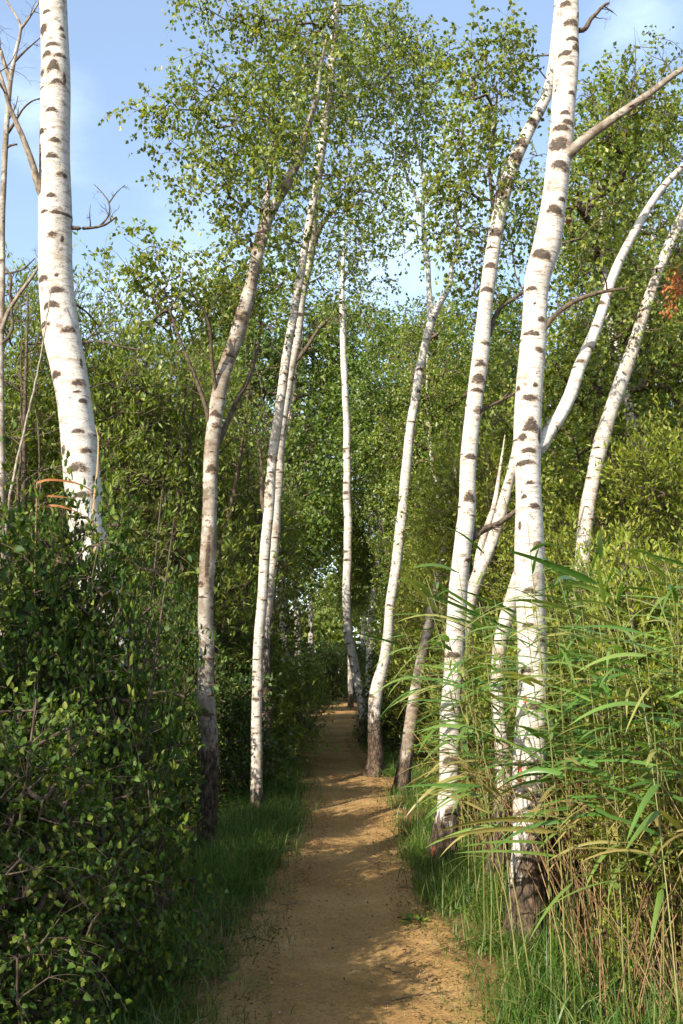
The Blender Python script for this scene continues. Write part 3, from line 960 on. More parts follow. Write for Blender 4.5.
birch('large bright white birch at the right with a brown fissured foot and long side limbs', [
    (528, 938, 40), (528, 905, 37), (528, 870, 35), (529, 830, 34), (530, 790, 33), (531, 750, 32.5), (531, 700, 32), (530, 650, 31), (530, 600, 31), (530.5, 555, 30), (529.5, 506, 28.5), (528.5, 470, 28), (528, 431, 28), (528.5, 381, 26.5), (533, 331, 25.5),
    (538, 281, 26), (547, 250, 26.5), (552, 215, 25), (556, 180, 24.5), (561, 140, 25), (563, 105, 24), (566, 65, 23.5), (568, 30, 23.5), (569, 0, 23), (570, -40, 22)],
    mat_key='birch_white', rings=0.007, seg=72, nmark=4.0, base_h=1.2, base_side=0.4, seed=81, marks_px=[
    (564, 11, 12, 6, .2), (578, 19, 7, 7), (570, 30, 16, 7, .5), (571, 46, 16, 4), (574, 54, 13, 8), (562, 60, 14, 5), (565, 71, 12, 4), (568, 99, 8, 4), (562, 119, 10, 4), (565, 128, 13, 5), (557, 134, 20, 6), (555, 150, 22, 14, 0), (557, 172, 20, 10, .2), (560, 203, 9, 4),
    (552, 215, 18, 9, .7), (541, 260, 22, 9), (530, 293, 13, 4), (539, 323, 9, 5, 0), (528, 337, 18, 5), (536, 353, 12, 5, 0), (532, 388, 6, 4), (517, 391, 6, 5), (527, 401, 18, 6, .4), (529, 428, 17, 12, 1.0), (521, 440, 8, 8, 0), (538, 438, 6, 14, 0), (528, 453, 15, 5),
    (524, 465, 20, 5), (528, 485, 10, 4), (522, 498, 6, 4), (519, 527, 5, 9, 0), (535, 545, 10, 4), (527, 592, 14, 5), (524, 625, 12, 5), (538, 640, 10, 4), (522, 670, 14, 6), (532, 706, 18, 7), (538, 730, 12, 8), (534, 765, 20, 12, 0), (528, 792, 18, 8, .3)],
    peel_px=[(520, 772, 6, 34), (522, 700, 5, 10)],
    limbs=[dict(pts=[(530, 455, 14), (541, 446, 14), (550, 431, 13.5), (559, 418, 13.5), (570, 396, 13), (580, 365, 12), (591, 340, 11), (600, 316, 10), (607, 293, 9.5), (616, 268, 9), (630, 240, 8), (646, 212, 7.5), (664, 186, 7), (690, 160, 6), (720, 135, 4)], mat='birch_white', dy=.6, nmark=14, seg=32),
           dict(pts=[(557, 162, 11), (566, 157, 10), (576, 147, 9.5), (590, 135, 9), (610, 121, 8.5), (630, 107, 8), (650, 93, 7), (672, 76, 6), (700, 58, 5), (730, 40, 3)], mat='birch_cream', twiggy=True, dy=-.3, nmark=2, seg=24),
           dict(pts=[(576, 38, 5), (584, 30, 4.5), (590, 20, 4), (597, 13, 3.5), (603, 6, 3), (609, 3, 2.5)], mat='branch'),
           dict(pts=[(534, 345, 6), (542, 333, 6), (550, 321, 5.6), (560, 311, 5), (575, 301, 4.6), (590, 295, 4.4), (607, 291, 3.6), (628, 288, 2.6)], mat='branch', dy=-.1),
           ],
    extra_top=[(.03, 0, .8, .055), (.1, .1, 1.4, .04), (.1, .1, 1.2, .012)],
    extra_attr=lambda r, ln: ln[-1] + rand_unit(70, r) * np.array([1.1, 1.1, 1.2]) * r.uniform(.2, 1, (70, 1)) + np.array([.3, 0, -0.4]), minz=6.2)

birch('thin leaning birch tucked close behind the large right birch', [
    (496, 892, 22), (497, 860, 19), (499, 825, 18), (503, 790, 17), (502, 755, 16), (499, 725, 15), (497, 690, 15), (500, 650, 15), (508, 615, 15), (517, 585, 14.5), (525, 550, 14), (529, 500, 13), (528, 440, 12), (529, 380, 10), (536, 300, 8), (552, 220, 6), (562, 120, 4)],
    mat_key='birch_mid', nmark=12, base_h=1.1, rings=0.012, seg=36, seed=91, blobs=[(585, 120, 24, 35, .5), (600, 200, 30, 30, .4), (590, 260, 30, 25, .4)], leafL=.045, leafW=.036)

birch('mottled birch sloping up between the two big right hand trunks', [
    (452, 800, 19), (456, 740, 17), (459, 690, 16), (463, 640, 15), (470, 605, 14.5), (478, 578, 14), (486, 555, 13.5), (495, 530, 12.5), (503, 505, 11), (512, 470, 9), (520, 420, 7), (526, 360, 5), (530, 310, 3)],
    Y=10.2, mat_key='birch_mid', nmark=12, base_h=0.7, rings=0.015, seg=28, seed=101, blobs=[(505, 400, 25, 35, .4), (520, 340, 25, 30, .4), (495, 330, 20, 30, .3)], leafL=.05, leafW=.04,
    limbs=[dict(pts=[(478, 578, 8), (478, 560, 7), (484, 535, 6), (494, 505, 5), (500, 470, 3), (505, 435, 1)], mat='birch_mid')])

birch('birch leaning right at the picture edge, upper trunk bare and speckled', [
    (560, 820, 20), (566, 740, 18), (574, 640, 17), (584, 540, 16), (596, 460, 15), (606, 425, 14.5), (616, 396, 14), (628, 362, 13), (641, 325, 12), (652, 290, 11), (662, 260, 10.5), (676, 230, 10), (690, 200, 9), (706, 165, 8), (722, 120, 6)],
    Y=9.5, mat_key='birch_mid', nmark=14, base_h=0.7, rings=0.015, seg=28, seed=111, blobs=[(655, 200, 34, 38, .6), (672, 140, 34, 40, .7), (640, 270, 34, 30, .6), (690, 260, 30, 40, .7), (610, 250, 34, 30, .5), (650, 330, 40, 30, .6), (600, 330, 30, 30, .5), (655, 70, 40, 30, .5)], leafL=.048, leafW=.038)

birch('grey speckled birch slanting among the reeds right of the dark footed one', [
    (402, 792, 17), (405, 765, 15), (409, 735, 14), (413, 708, 13), (417, 682, 12.5), (422, 655, 11.5), (428, 630, 11), (434, 600, 10), (440, 572, 9), (446, 540, 8), (452, 500, 6), (456, 460, 4)],
    Y=12.6, mat_key='birch_cream', nmark=9, base_h=0.8, rings=0.02, seg=24, seed=121, blobs=[(440, 480, 25, 35, .5), (455, 430, 22, 30, .45)], leafL=.06, leafW=.045)

birch('bare crooked dead tree at the left edge against open sky', [
    (3, 620, 9), (2, 520, 8), (1, 420, 7), (1, 330, 6), (2.5, 250, 5.5), (3, 200, 5.5), (5, 150, 6), (8, 110, 5), (10.5, 82, 5), (14, 62, 4.2), (17, 48, 3.6), (21, 28, 3.2), (15, 14, 2.4), (6, 0, 2), (0, -14, 1)],
    Y=8.2, mat_key='birch_cream', nmark=4, base_h=-1, rings=0.02, seg=20, seed=131, limbs=[
        dict(pts=[(10, 84, 4), (5, 66, 4), (1, 52, 3), (-6, 30, 2)], mat='branch_pale'),
        dict(pts=[(21, 28, 2.6), (29, 18, 2), (38, 4, 1.6), (46, -14, 1)], mat='branch_pale'),
        dict(pts=[(16, 60, 2.4), (26, 50, 1.8), (40, 38, 1)], mat='branch'),
        dict(pts=[(5, 130, 3), (14, 124, 2.5), (22, 110, 2), (32, 101, 1.6), (42, 98, 1.1)], mat='branch'),
        dict(pts=[(18, 118, 1.5), (15, 108, 1), (18, 96, .8)], mat='branch'),
        dict(pts=[(1, 330, 5), (8, 312, 4), (18, 296, 4), (30, 280, 3.4), (38, 268, 2.5), (42, 255, 1.6)], mat='branch_pale'),
        dict(pts=[(1, 345, 3), (12, 330, 3), (10, 290, 3), (11, 276, 3), (0, 262, 2.4)], mat='branch'),
        dict(pts=[(11, 276, 2), (22, 270, 1.6), (35, 258, 1)], mat='branch'),
        dict(pts=[(3, 150, 2), (9, 146, 2), (17, 144, 1.5)], mat='branch')], cat='dead tree')

# ------------------------------------------------------------------ plants built once and copied
def proto_plant(name, label, cat, H, R, blobs, leaf, leafL, leafW, per_spray, tw, stems, cover=1.0, seed=1, group=None, near=False, hang=0.2, upish=0.0,
                step=0.3, woodmat='branch', rtip=0.003, twr=0.0015, fol='crown', twigs=True, trunk_mat=None, trunk_named='trunk', fill=2.0, minr=0.0, up=0.35, ntw=3):
    """stems: list of (points, radii) from the ground; blobs: (x, y, z, rx, ry, rz, cover)"""
    r = np.random.default_rng(seed)
    root = empty(name)
    tag(root, label, cat, group)
    A = []
    for (x, y, z, rx, ry, rz, cv) in blobs:
        n = max(3, int(cover * cv * math.pi * math.sqrt(rx * ry) * rz / (leafL * leafW * 0.5) / per_spray))
        q = rand_unit(n, r) * (r.uniform(0, 1, (n, 1)) ** (1 / fill))
        A.append(np.array([x, y, z]) + q * np.array([rx, ry, rz]))
    A = np.vstack(A)
    A = A[A[:, 2] > 0.06]
    sk = None
    for i, (pts, rad) in enumerate(stems):
        ls, lr = smooth_line(np.array(pts, float), np.array(rad, float), 0.15)
        if trunk_mat:
            big = trunk_mesh(trunk_named, ls, lr, M[trunk_mat], None, r, 5, 1.1, 0, 0.05, 16, mark_scale=2.2)
            obj(trunk_named, big, root)
        else:
            V, Fc = tubes(ls[None], lr[None], 8)
            obj(trunk_named, mesh_from(trunk_named, V, [Fc], M[woodmat], True), root)
        if sk is None:
            sk = Skeleton(ls, lr)
        else:
            b = len(sk.P)
            for k_, (p_, r_) in enumerate(zip(ls, lr)):
                sk.P.append(p_); sk.fixed.append(r_); sk.par.append(b + max(k_ - 1, 0))
            sk.base_n = len(sk.P)
    sk.grow(A, step=step, r=r, up=up)
    sk.solve(rtip)
    PP, RR = sk.tube_arrays(6, minr)
    V1, F1 = tubes(PP, RR, 5)
    tipP = np.array([sk.P[t] for t, _ in sk.tips]); parP = np.array([sk.P[sk.par[t]] for t, _ in sk.tips])
    od = unit(tipP - parP)
    V, Fc, lines, ln = sprays(tipP, od, per_spray, tw, leafL, leafW, hang=hang, upish=upish, ntw=ntw, near=near, r=r)
    if twigs:
        k = lines.shape[1]
        V2, F2 = tubes(lines, np.tile(np.linspace(twr, twr * .5, k), (len(lines), 1)), 3)
        me = mesh_from('branches', np.vstack([V1, V2]), [F1, F2 + len(V1)], M[woodmat], True)
    else:
        me = mesh_from('branches', V1, [F1], M[woodmat], True)
    obj('branches', me, root)
    obj(fol, mesh_from(fol, V, [Fc], M[leaf]), root)
    return root

def place(protos, i, x, y, s=1.0, rz=None, label=None, group=None, sz=None, tilt=0.0, used=set()):
    p_ = protos[i]
    if p_.name in used:
        o = copy_tree(p_)
    else:
        o = p_; used.add(p_.name)
    o.location = (x, y, float(hgt(np.array(x), np.array(y))))
    o.rotation_euler = (0, tilt, random.uniform(0, 6.28) if rz is None else rz)
    o.scale = (s, s, sz or s)
    if label: o['label'] = label
    if group: o['group'] = group
    return o

def bush_blobs(r, H, R, n, cv=1.0, low=0.0):
    out = []
    for _ in range(n):
        a = r.uniform(0, 6.28); q = R * 0.62 * math.sqrt(r.uniform(0, 1))
        z = H * r.uniform(low, 0.84)
        k = (1 - 0.45 * z / H)
        s = R * r.uniform(0.30, 0.50)
        out.append((math.cos(a) * q * k, math.sin(a) * q * k, max(z, s * 0.4), s, s, s * r.uniform(0.7, 1.1), cv))
    out.append((0, 0, H * 0.45, R * 0.8, R * 0.8, H * 0.45, cv * 1.5))
    return out

def bush_stems(r, H, R, n):
    st = []
    for _ in range(n):
        a = r.uniform(0, 6.28); q = R * r.uniform(0.2, 0.7)
        b = np.array([math.cos(a), math.sin(a), 0.0])
        st.append(([b * 0.06 * R, b * q * 0.45 + np.array([0, 0, H * .3]), b * q * 0.8 + np.array([0, 0, H * .6]), b * q + np.array([0, 0, H * r.uniform(.78, .92)])],
                   [0.016 * H / 2.2, 0.012 * H / 2.2, 0.008 * H / 2.2, 0.004]))
    return st

# near bushes on the left, oval leaves
bushes = []
for k, (H, R, sd) in enumerate(((2.3, 1.0, 201), (2.0, 0.85, 202), (2.5, 1.1, 203))):
    r_ = np.random.default_rng(sd)
    bushes.append(proto_plant('leafy_bush', 'x', 'bush', H, R, bush_blobs(r_, H, R, 16, 1.0), 'leaf_bush', 0.036, 0.025, 18, 0.24, bush_stems(r_, H, R, 6), cover=0.95, seed=sd,
                  near=True, hang=-0.05, upish=0.25, step=.18, fol='foliage', trunk_named='stem', fill=2.6, twr=.0016))
LB = 'tall bushes massed along the left side'
near_b = [(0, -2.2, 4.2, 1.05, 1.42, 'tall dark green bush filling the left edge in front of the thick birch'),
          (1, -1.24, 4.85, .78, 1.42, 'rounded bush with pale shoot tips directly before the thick birch foot'),
          (1, -1.32, 3.55, .78, .85, 'low shaded bush in the bottom left corner of the view'),
          (0, -1.60, 6.2, .80, 1.05, 'bush right behind the pale tipped one, beside the forked birch'),
          (2, -2.9, 6.4, 1.0, 1.3, 'broad bush behind the tall one, left of the thick birch trunk'),
          (1, -2.05, 7.9, 1.0, 1.35, 'bush between the thick birch and the forked cream birch'),
          (2, -1.95, 10.2, .75, 1.05, 'shadowed bush behind the slim pale birch'),
          (0, -3.1, 9.4, 1.1, 1.15, 'bush behind the forked cream birch deeper left')]
for (k, x, y, s, sz, lab) in near_b:
    place(bushes, k, x, y, s, None, lab, LB, sz)

# willow trees, several stems, foliage from the ground up
def willow(k, H, R, sd, leaf, label):
    r_ = np.random.default_rng(sd)
    bl = []
    for _ in range(34):
        a = r_.uniform(0, 6.28); q = R * 0.75 * math.sqrt(r_.uniform(0, 1)); z = H * r_.uniform(0.10, 0.92)
        kk = 1 - 0.5 * (z / H) ** 2
        s = R * r_.uniform(.20, .36)
        bl.append((math.cos(a) * q * kk, math.sin(a) * q * kk, z, s, s, s * r_.uniform(.9, 1.6), .9))
    st = []
    for _ in range(6):
        a = r_.uniform(0, 6.28); q = R * r_.uniform(.2, .6); b = np.array([math.cos(a), math.sin(a), 0.0])
        st.append(([b * .12, b * q * .4 + [0, 0, H * .3], b * q * .8 + [0, 0, H * .6], b * q + [0, 0, H * .88]], [.055, .042, .026, .008]))
    return proto_plant('willow_tree', label, 'tree', H, R, bl, leaf, .075, .026, 24, .42, st, cover=.95, seed=sd, hang=-.1, upish=.35, step=.35, rtip=.003, twr=.002, fill=2.3)
willows = [willow(0, 6.0, 2.1, 301, 'leaf_willow', 'x'), willow(1, 5.0, 1.9, 302, 'leaf_willow', 'x'), willow(2, 5.2, 1.9, 303, 'leaf_yellow', 'x')]
LW = 'willow thicket trees left of the path'
for (k, x, y, s, lab) in [
        (0, -4.0, 12.4, 1.18, 'yellow green willow behind the thick white birch'), (1, -2.7, 13.8, 1.30, 'willow filling the gap between the thick and the forked birch'),
        (0, -5.9, 15, 1.22, 'willow with dead twigs on top at the far left'), (1, -2.25, 17.2, 1.15, 'willow behind the pair of slim birches, shading the path'),
        (0, -4.0, 19.0, 1.4, 'tall willow further back on the left above the forked birch base'), (1, -3.0, 23, 1.45, 'willow where the left verge meets the path bend'),
        (0, -6.2, 22.5, 1.45, 'willow deep in the left thicket'), (1, -6.8, 10.2, .9, 'willow behind the bare dead tree')]:
    place(willows, k, x, y, s, None, lab, LW)
LR = 'leafy young trees right of the path'
for (k, x, y, s, lab) in [
        (2, 3.1, 9.8, .84, 'yellowish sapling tree right of the large birch, leaves dense'), (2, 2.3, 12.2, .95, 'yellowish tree showing between the two big right birches'),
        (2, 1.9, 16.0, .85, 'bright leafy tree right of the dark footed birch'),
        (0, 3.6, 17.5, 1.25, 'tall willow behind the right birches'), (1, 2.2, 22, 1.15, 'willow behind the slender spotted birch'),
        (0, 4.0, 24.5, 1.5, 'large willow further down the right side'), (2, 2.9, 7.4, .50, 'low bright shoots behind the reeds at the right')]:
    place(willows, k, x, y, s, None, lab, LR)

# background birches
def far_birch(H, R, sd, leaf, cv, tm='birch_mid', name='birch_tree', low=.32, leafL=.10, leafW=.075):
    r_ = np.random.default_rng(sd)
    bl = []
    for _ in range(40):
        t = r_.uniform(low, .98)
        prof = math.sin(min(1, (t - low * .8) / (1 - low * .8) * 1.25) * math.pi * .5) * (1.05 - t) ** .5 * 1.25
        a = r_.uniform(0, 6.28); q = R * prof * math.sqrt(r_.uniform(0, 1))
        s = R * r_.uniform(.16, .30)
        bl.append((math.cos(a) * q, math.sin(a) * q, H * t, s, s, s * r_.uniform(.9, 1.7), cv))
    w = r_.uniform(-.3, .3, 6)
    st = [([(0, 0, -.05), (w[0] * .4, w[1] * .4, H * .2), (w[2], w[3], H * .45), (w[4], w[5], H * .7), (w[4] * 1.3, w[5], H * .96)], [.125, .105, .08, .05, .012])]
    return proto_plant(name, 'x', 'tree', H, R, bl, leaf, leafL, leafW, 20, .6, st, cover=1.0, seed=sd, hang=.55, step=.6, rtip=.006, twigs=False, fill=2.2, trunk_mat=tm, up=.6, minr=0.0)
fars = [far_birch(12.5, 2.3, 401, 'leaf_far', 1.0), far_birch(14.5, 2.7, 402, 'leaf_far', .95), far_birch(10.5, 2.2, 403, 'leaf_birch_deep', 1.1), far_birch(11.0, 2.3, 404, 'leaf_birch', .85, low=.36, leafL=.07, leafW=.055)]
LF = 'birches of the wood behind'
far_list = [
    # x, y, proto, scale, label
    (1.6, 24.0, 2, 1.0), (2.9, 27.0, 0, 1.0), (0.9, 31.0, 1, .98), (-1.7, 27.5, 2, 1.35), (-3.2, 30.0, 0, 1.2), (2.6, 34.0, 1, 1.0), (-1.6, 36.0, 1, 1.15), (-4.6, 33.0, 0, 1.1), (4.8, 31.0, 2, 1.1),
    (0.4, 41.0, 1, .95), (-2.8, 42.0, 2, 1.3), (3.5, 42.0, 0, 1.15), (-5.6, 40.0, 1, 1.1), (6.2, 38.0, 1, 1.0), (-7.4, 36.0, 0, 1.0), (-9.5, 40.0, 2, 1.1), (-12.0, 43.0, 0, .9), (-7.5, 46.0, 1, .8),
    (1.2, 50.0, 1, 1.05), (-1.6, 52.0, 0, 1.3), (4.6, 50.0, 1, 1.0), (7.0, 22.0, 3, .95), (5.3, 16.0, 3, .92), (7.5, 28.0, 0, .9), (8.8, 34.0, 1, .85), (4.4, 13.4, 3, .88), (6.0, 19.5, 3, .95), (3.6, 21.0, 2, 1.0), (3.3, 10.8, 3, .80), (1.9, 18.5, 3, .80)]
far_labels = ['dark leaved birch just beyond the slender spotted birch', 'birch with pale trunk behind the forking dark footed birch', 'tall birch closing the view above the path', 'dense birch left of the path tunnel',
              'birch behind the slim pale pair', 'tall birch in the middle distance right of the path', 'tall birch rising over the path tunnel on its left', 'birch top seen between forked and slim birches', 'deep green birch behind the two big right trunks',
              'far birch straight above the end of the path', 'heavy crowned far birch left of the path end', 'far birch right of the path end', 'far birch over the left thicket', 'far birch above the right thicket', 'small far birch on the left skyline',
              'rounded far birch on the left skyline', 'lowest far birch at the left skyline end', 'hazy birch top between left skyline trees', 'most distant birch behind the path end', 'distant birch seen left of the most distant one',
              'distant birch right of the most distant one', 'airy birch high at the right edge, sky through its leaves', 'airy birch over the long side limb of the large birch', 'birch low on the right skyline', 'far birch behind the airy ones at the right',
              'airy birch right behind the sloping right edge birch', 'tall airy birch between the right limbs', 'dark leafed birch behind the bend of the white right birch', 'nearest airy birch, leaves hanging about the right edge birch', 'airy birch just left of the two big right trunks']
for (x, y, k, s), lab in zip(far_list, far_labels):
    place(fars, k, x, y, s, None, lab, LF)

sap = []
for k, (H, R, sd) in enumerate(((2.7, .85, 551), (3.0, .9, 552))):
    r_ = np.random.default_rng(sd)
    sap.append(proto_plant('willow_sapling', 'x', 'sapling', H, R, bush_blobs(r_, H, R, 18, .8, .15), 'leaf_yellow', 0.055, 0.021, 18, 0.26, bush_stems(r_, H, R, 8), cover=.72, seed=sd,
                 near=True, hang=-.2, upish=.6, step=.2, fol='foliage', trunk_named='stem', fill=2.3))
for (x, y, k, s, lab) in [(1.9, 6.3, 0, .92, 'sapling with upright yellow green shoots right of the large birch'), (2.65, 6.9, 1, .95, 'tallest yellow green sapling rising from the reeds at the right edge'),
                          (1.75, 8.0, 1, .85, 'sapling behind the first one, left of the edge birch'), (2.3, 5.4, 0, .82, 'sapling at the right picture edge above the straw'),
                          (3.3, 8.4, 0, 1.05, 'sapling furthest back at the right edge'), (1.25, 9.0, 0, .72, 'small sapling between the two birches behind the reeds'),
                          (1.62, 5.0, 1, .50, 'knee high sapling in the straw beside the large birch foot'), (2.05, 4.75, 0, .62, 'low sapling in front of the straw at the right edge')]:
    place(sap, k, x, y, s, None, lab, 'yellow green saplings among the reeds')

def bare_tree(label, x, y, H, R, sd, nA=150):
    r_ = np.random.default_rng(sd)
    root = empty('bare_tree', (x, y, float(hgt(np.array(x), np.array(y)))))
    tag(root, label, 'dead tree')
    sk = None
    for i in range(3):
        a = r_.uniform(0, 6.28); b = np.array([math.cos(a), math.sin(a), 0.0])
        ls, lr = smooth_line(np.array([b * .08, b * R * .2 + [0, 0, H * .3], b * R * .4 + [0, 0, H * .6], b * R * .6 + [0, 0, H * .9]]) + np.vstack([[0, 0, 0], r_.normal(0, .16, (3, 3))]), np.array([.034, .026, .014, .004]), .2)
        ls[2:] += r_.normal(0, .018, (len(ls) - 2, 3))
        V, Fc = tubes(ls[None], lr[None], 8)
        obj('trunk', mesh_from('trunk', V, [Fc], M['branch'], True), root)
        if sk is None:
            sk = Skeleton(ls, lr)
        else:
            b_ = len(sk.P)
            for k_, (p_, q_) in enumerate(zip(ls, lr)):
                sk.P.append(p_); sk.fixed.append(q_); sk.par.append(b_ + max(k_ - 1, 0))
            sk.base_n = len(sk.P)
    q = rand_unit(nA, r_) * (r_.uniform(0, 1, (nA, 1)) ** .4) * [R, R, H * .38] + [0, 0, H * .64]
    sk.grow(q, step=.3, r=r_, up=.6, jit=.10, minz=H * .25)
    sk.solve(.0035, .42)
    PP, RR = sk.tube_arrays(6)
    V, Fc = tubes(PP, RR, 5)
    obj('branches', mesh_from('branches', V, [Fc], M['branch'], True), root)
    return root
bare_tree('leafless twiggy tree behind the bare crooked tree at the left edge', -3.75, 10.8, 6.3, 1.0, 951)
bare_tree('leafless twiggy tree just right of the thick white birch', -3.0, 12.2, 7.0, .95, 952, 170)
bare_tree('leafless grey tree between the forked birch and the slim pair', -1.35, 14.6, 7.6, .9, 953, 130)
bare_tree('leafless pale tree behind the long side limb at the upper right', 3.0, 12.0, 9.6, 1.1, 954, 160)

# low dark shrubs down both sides of the path and across its end
under = []
for k, (H, R, sd) in enumerate(((1.9, 1.0, 501), (2.6, 1.3, 502))):
    r_ = np.random.default_rng(sd)
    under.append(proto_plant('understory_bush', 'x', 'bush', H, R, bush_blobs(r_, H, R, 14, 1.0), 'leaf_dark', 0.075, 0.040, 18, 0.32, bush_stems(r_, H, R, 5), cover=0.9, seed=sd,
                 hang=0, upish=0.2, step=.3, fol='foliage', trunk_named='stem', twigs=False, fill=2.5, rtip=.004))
LU = 'dark undergrowth bushes lining the path'
ul = [(1.95, 5.75, 0, .42, 'small dull bush among the dead reed stalks at the right'), (2.35, 6.6, 1, .45, 'dull bush deeper in the reeds at the right edge'), (1.45, 6.5, 0, .40, 'small dull bush behind the large birch foot')]
for i, y in enumerate([12.2, 14.4, 16.6, 19.0, 21.6, 24.5, 27.6, 31.0, 35.0, 39.5, 44.0]):
    c_, w_ = path_at(y)
    for sgn, nm in ((-1, 'left'), (1, 'right')):
        if sgn > 0 and y < 16:
            continue
        off = w_ + .95 + .35 * ((i * 7) % 3)
        ul.append((c_ + sgn * off, y + .4 * sgn, i % 2, .9 + .1 * (i % 3), '%s undergrowth bush on the %s of the path, %s from its near end' % (('dark', 'dull green')[i % 2], nm, ['first', 'second', 'third', 'fourth', 'fifth', 'sixth', 'seventh', 'eighth', 'ninth', 'tenth', 'eleventh'][i])))
for j, (x, y) in enumerate([(-2.2, 49), (-.4, 50.5), (1.2, 49), (3.0, 48), (-4.2, 47)]):
    ul.append((x, y, 1, 1.25, ['bush left across the path end', 'bush straight across the path end', 'bush right across the path end', 'bush further right beyond the path end', 'bush further left beyond the path end'][j]))
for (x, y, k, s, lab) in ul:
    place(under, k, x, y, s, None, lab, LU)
# a wood that reads as one mass far behind
wood_pts = []
r_ = np.random.default_rng(600)
nW = 60000
wx = r_.uniform(-60, 60, nW); wy = r_.uniform(56, 72, nW); top = 8.0 + 2.0 * np.sin(wx * .35) + 1.4 * np.sin(wx * .9 + 1) - 0.012 * np.abs(wx + 5) ** 1.4
wz = r_.uniform(0, 1, nW) * top
Cw = np.stack([wx, wy, wz], -1)
V, Fc = leaves(Cw, rand_unit(nW, r_), rand_unit(nW, r_) + [0, 0, .6], np.full(nW, .55), np.full(nW, .40))
tag(obj('far_woodland', mesh_from('far_woodland', V, [Fc], M['leaf_far'])), 'hazy far woodland closing the view behind all the trees', 'woodland', kind='stuff')
# trees outside the frame on the sunny side, which shade the lower left
LS = 'bushes and trees on the sunny side out of view'
for (x, y, k, s, lab) in [(-3.3, 1.3, 1, .66, 'willow just outside the view on the left, shading the bushes'), (-3.1, -.9, 0, .58, 'low willow behind the viewpoint shading the near sand'),
                          (-4.6, 3.2, 1, .72, 'willow outside the left edge of the view'), (-4.2, -1.6, 0, .62, 'willow behind the viewpoint on the left')]:
    place(willows, k, x, y, s, None, lab, LS)

# ------------------------------------------------------------------ reeds
def reed_mesh(r, H, nleaf, bias, dry=False):
    """stem tube + leaf ribbons, leaves trail towards bias"""
    k = 7
    t = np.linspace(0, 1, k)
    lean = np.array([bias[0] * .10, bias[1] * .06, 0]) + np.append(r.normal(0, .05, 2), 0)
    line = np.stack([lean[0] * t ** 2 * H, lean[1] * t ** 2 * H, t * H], -1)
    Vs, Fs = tubes(line[None], np.linspace(.0040, .0018, k)[None], 6)
    L, W, S = [], [], []
    kk = 8
    u = np.linspace(0, 1, kk)
    for i in range(nleaf):
        h = H * (0.36 + 0.62 * (i + r.uniform(0, .6)) / nleaf)
        base = np.array([np.interp(h, line[:, 2], line[:, c]) for c in range(3)])
        a = math.atan2(bias[1], bias[0]) + r.normal(0, .75)
        dr = np.array([math.cos(a), math.sin(a), 0])
        ln_ = r.uniform(.34, .62) * (1.1 - .3 * h / H)
        rise = r.uniform(.0, .60); drp = r.uniform(.10, .65)
        pts = base + dr * (u * ln_)[:, None] * .92 + np.array([0, 0, 1.0]) * ((rise * u - drp * u ** 2 * .9) * ln_)[:, None]
        w = .0145 * np.minimum(1, u * 5 + .3) * (1 - u) ** .55 * r.uniform(.5, 1.45)
        sd_ = np.cross(dr, [0, 0, 1]) + np.array([0, 0, 1]) * r.normal(0, .45)
        L.append(pts); W.append(w); S.append(sd_)
    Vl, Fl = ribbons(np.array(L), np.array(W), np.array(S), fold=.3)
    return (Vs, Fs), (Vl, Fl)

reed_protos = []
for i in range(12):
    r_ = np.random.default_rng(700 + i)
    (Vs, Fs), (Vl, Fl) = reed_mesh(r_, r_.uniform(1.9, 2.5), int(r_.integers(11, 15)), (-1.0, -0.25))
    root = empty('reed')
    tag(root, 'green reed with long leaves trailing left in the reed bed at the right', 'reed', 'green reeds of the bed right of the path')
    obj('stem', mesh_from('stem', Vs, [Fs], M['reed_stem'], True), root)
    obj('leaves', mesh_from('leaves', Vl, [Fl], M['reed_leaf']), root)
    reed_protos.append(root)
r_ = np.random.default_rng(750)
n_reed = 0
used_r = set()
reed_spots = []
tries = 0
while len(reed_spots) < 150 and tries < 4000:
    tries += 1
    y = r_.uniform(3.9, 8.6); x = r_.uniform(.7, 4.2)
    c_, w_ = path_at(y)
    if x < c_ + w_ + .50 + (0.10 if y < 5.2 else 0.0):
        continue
    if x > 0.42 * y + .6:
        continue
    if y < 4.5 and r_.uniform() < .45:
        continue
    if math.hypot(x - 1.10, y - 5.6) < .22 or math.hypot(x - .8, y - 7.6) < .2:
        continue
    reed_spots.append((x, y))
for x, y in [(1.02, 4.95), (1.12, 4.7), (.98, 5.2), (1.2, 5.05), (.95, 6.1), (.9, 6.6), (.88, 6.9), (1.3, 4.6), (.86, 5.3), (.9, 5.0), (.84, 5.7), (.88, 6.2), (1.0, 4.55), (.94, 5.45), (1.2, 4.35)]:
    reed_spots.append((x, y))
for i, (x, y) in enumerate(reed_spots):
    pr = reed_protos[i % 12]
    o = pr if pr.name not in used_r else copy_tree(pr)
    used_r.add(pr.name)
    o.location = (x, y, float(hgt(np.array(x), np.array(y))))
    o.rotation_euler = (r_.normal(0, .10), r_.normal(-.03, .11), r_.normal(0, .45))
    s = r_.uniform(.82, 1.08)
    o.scale = (s, s, s)

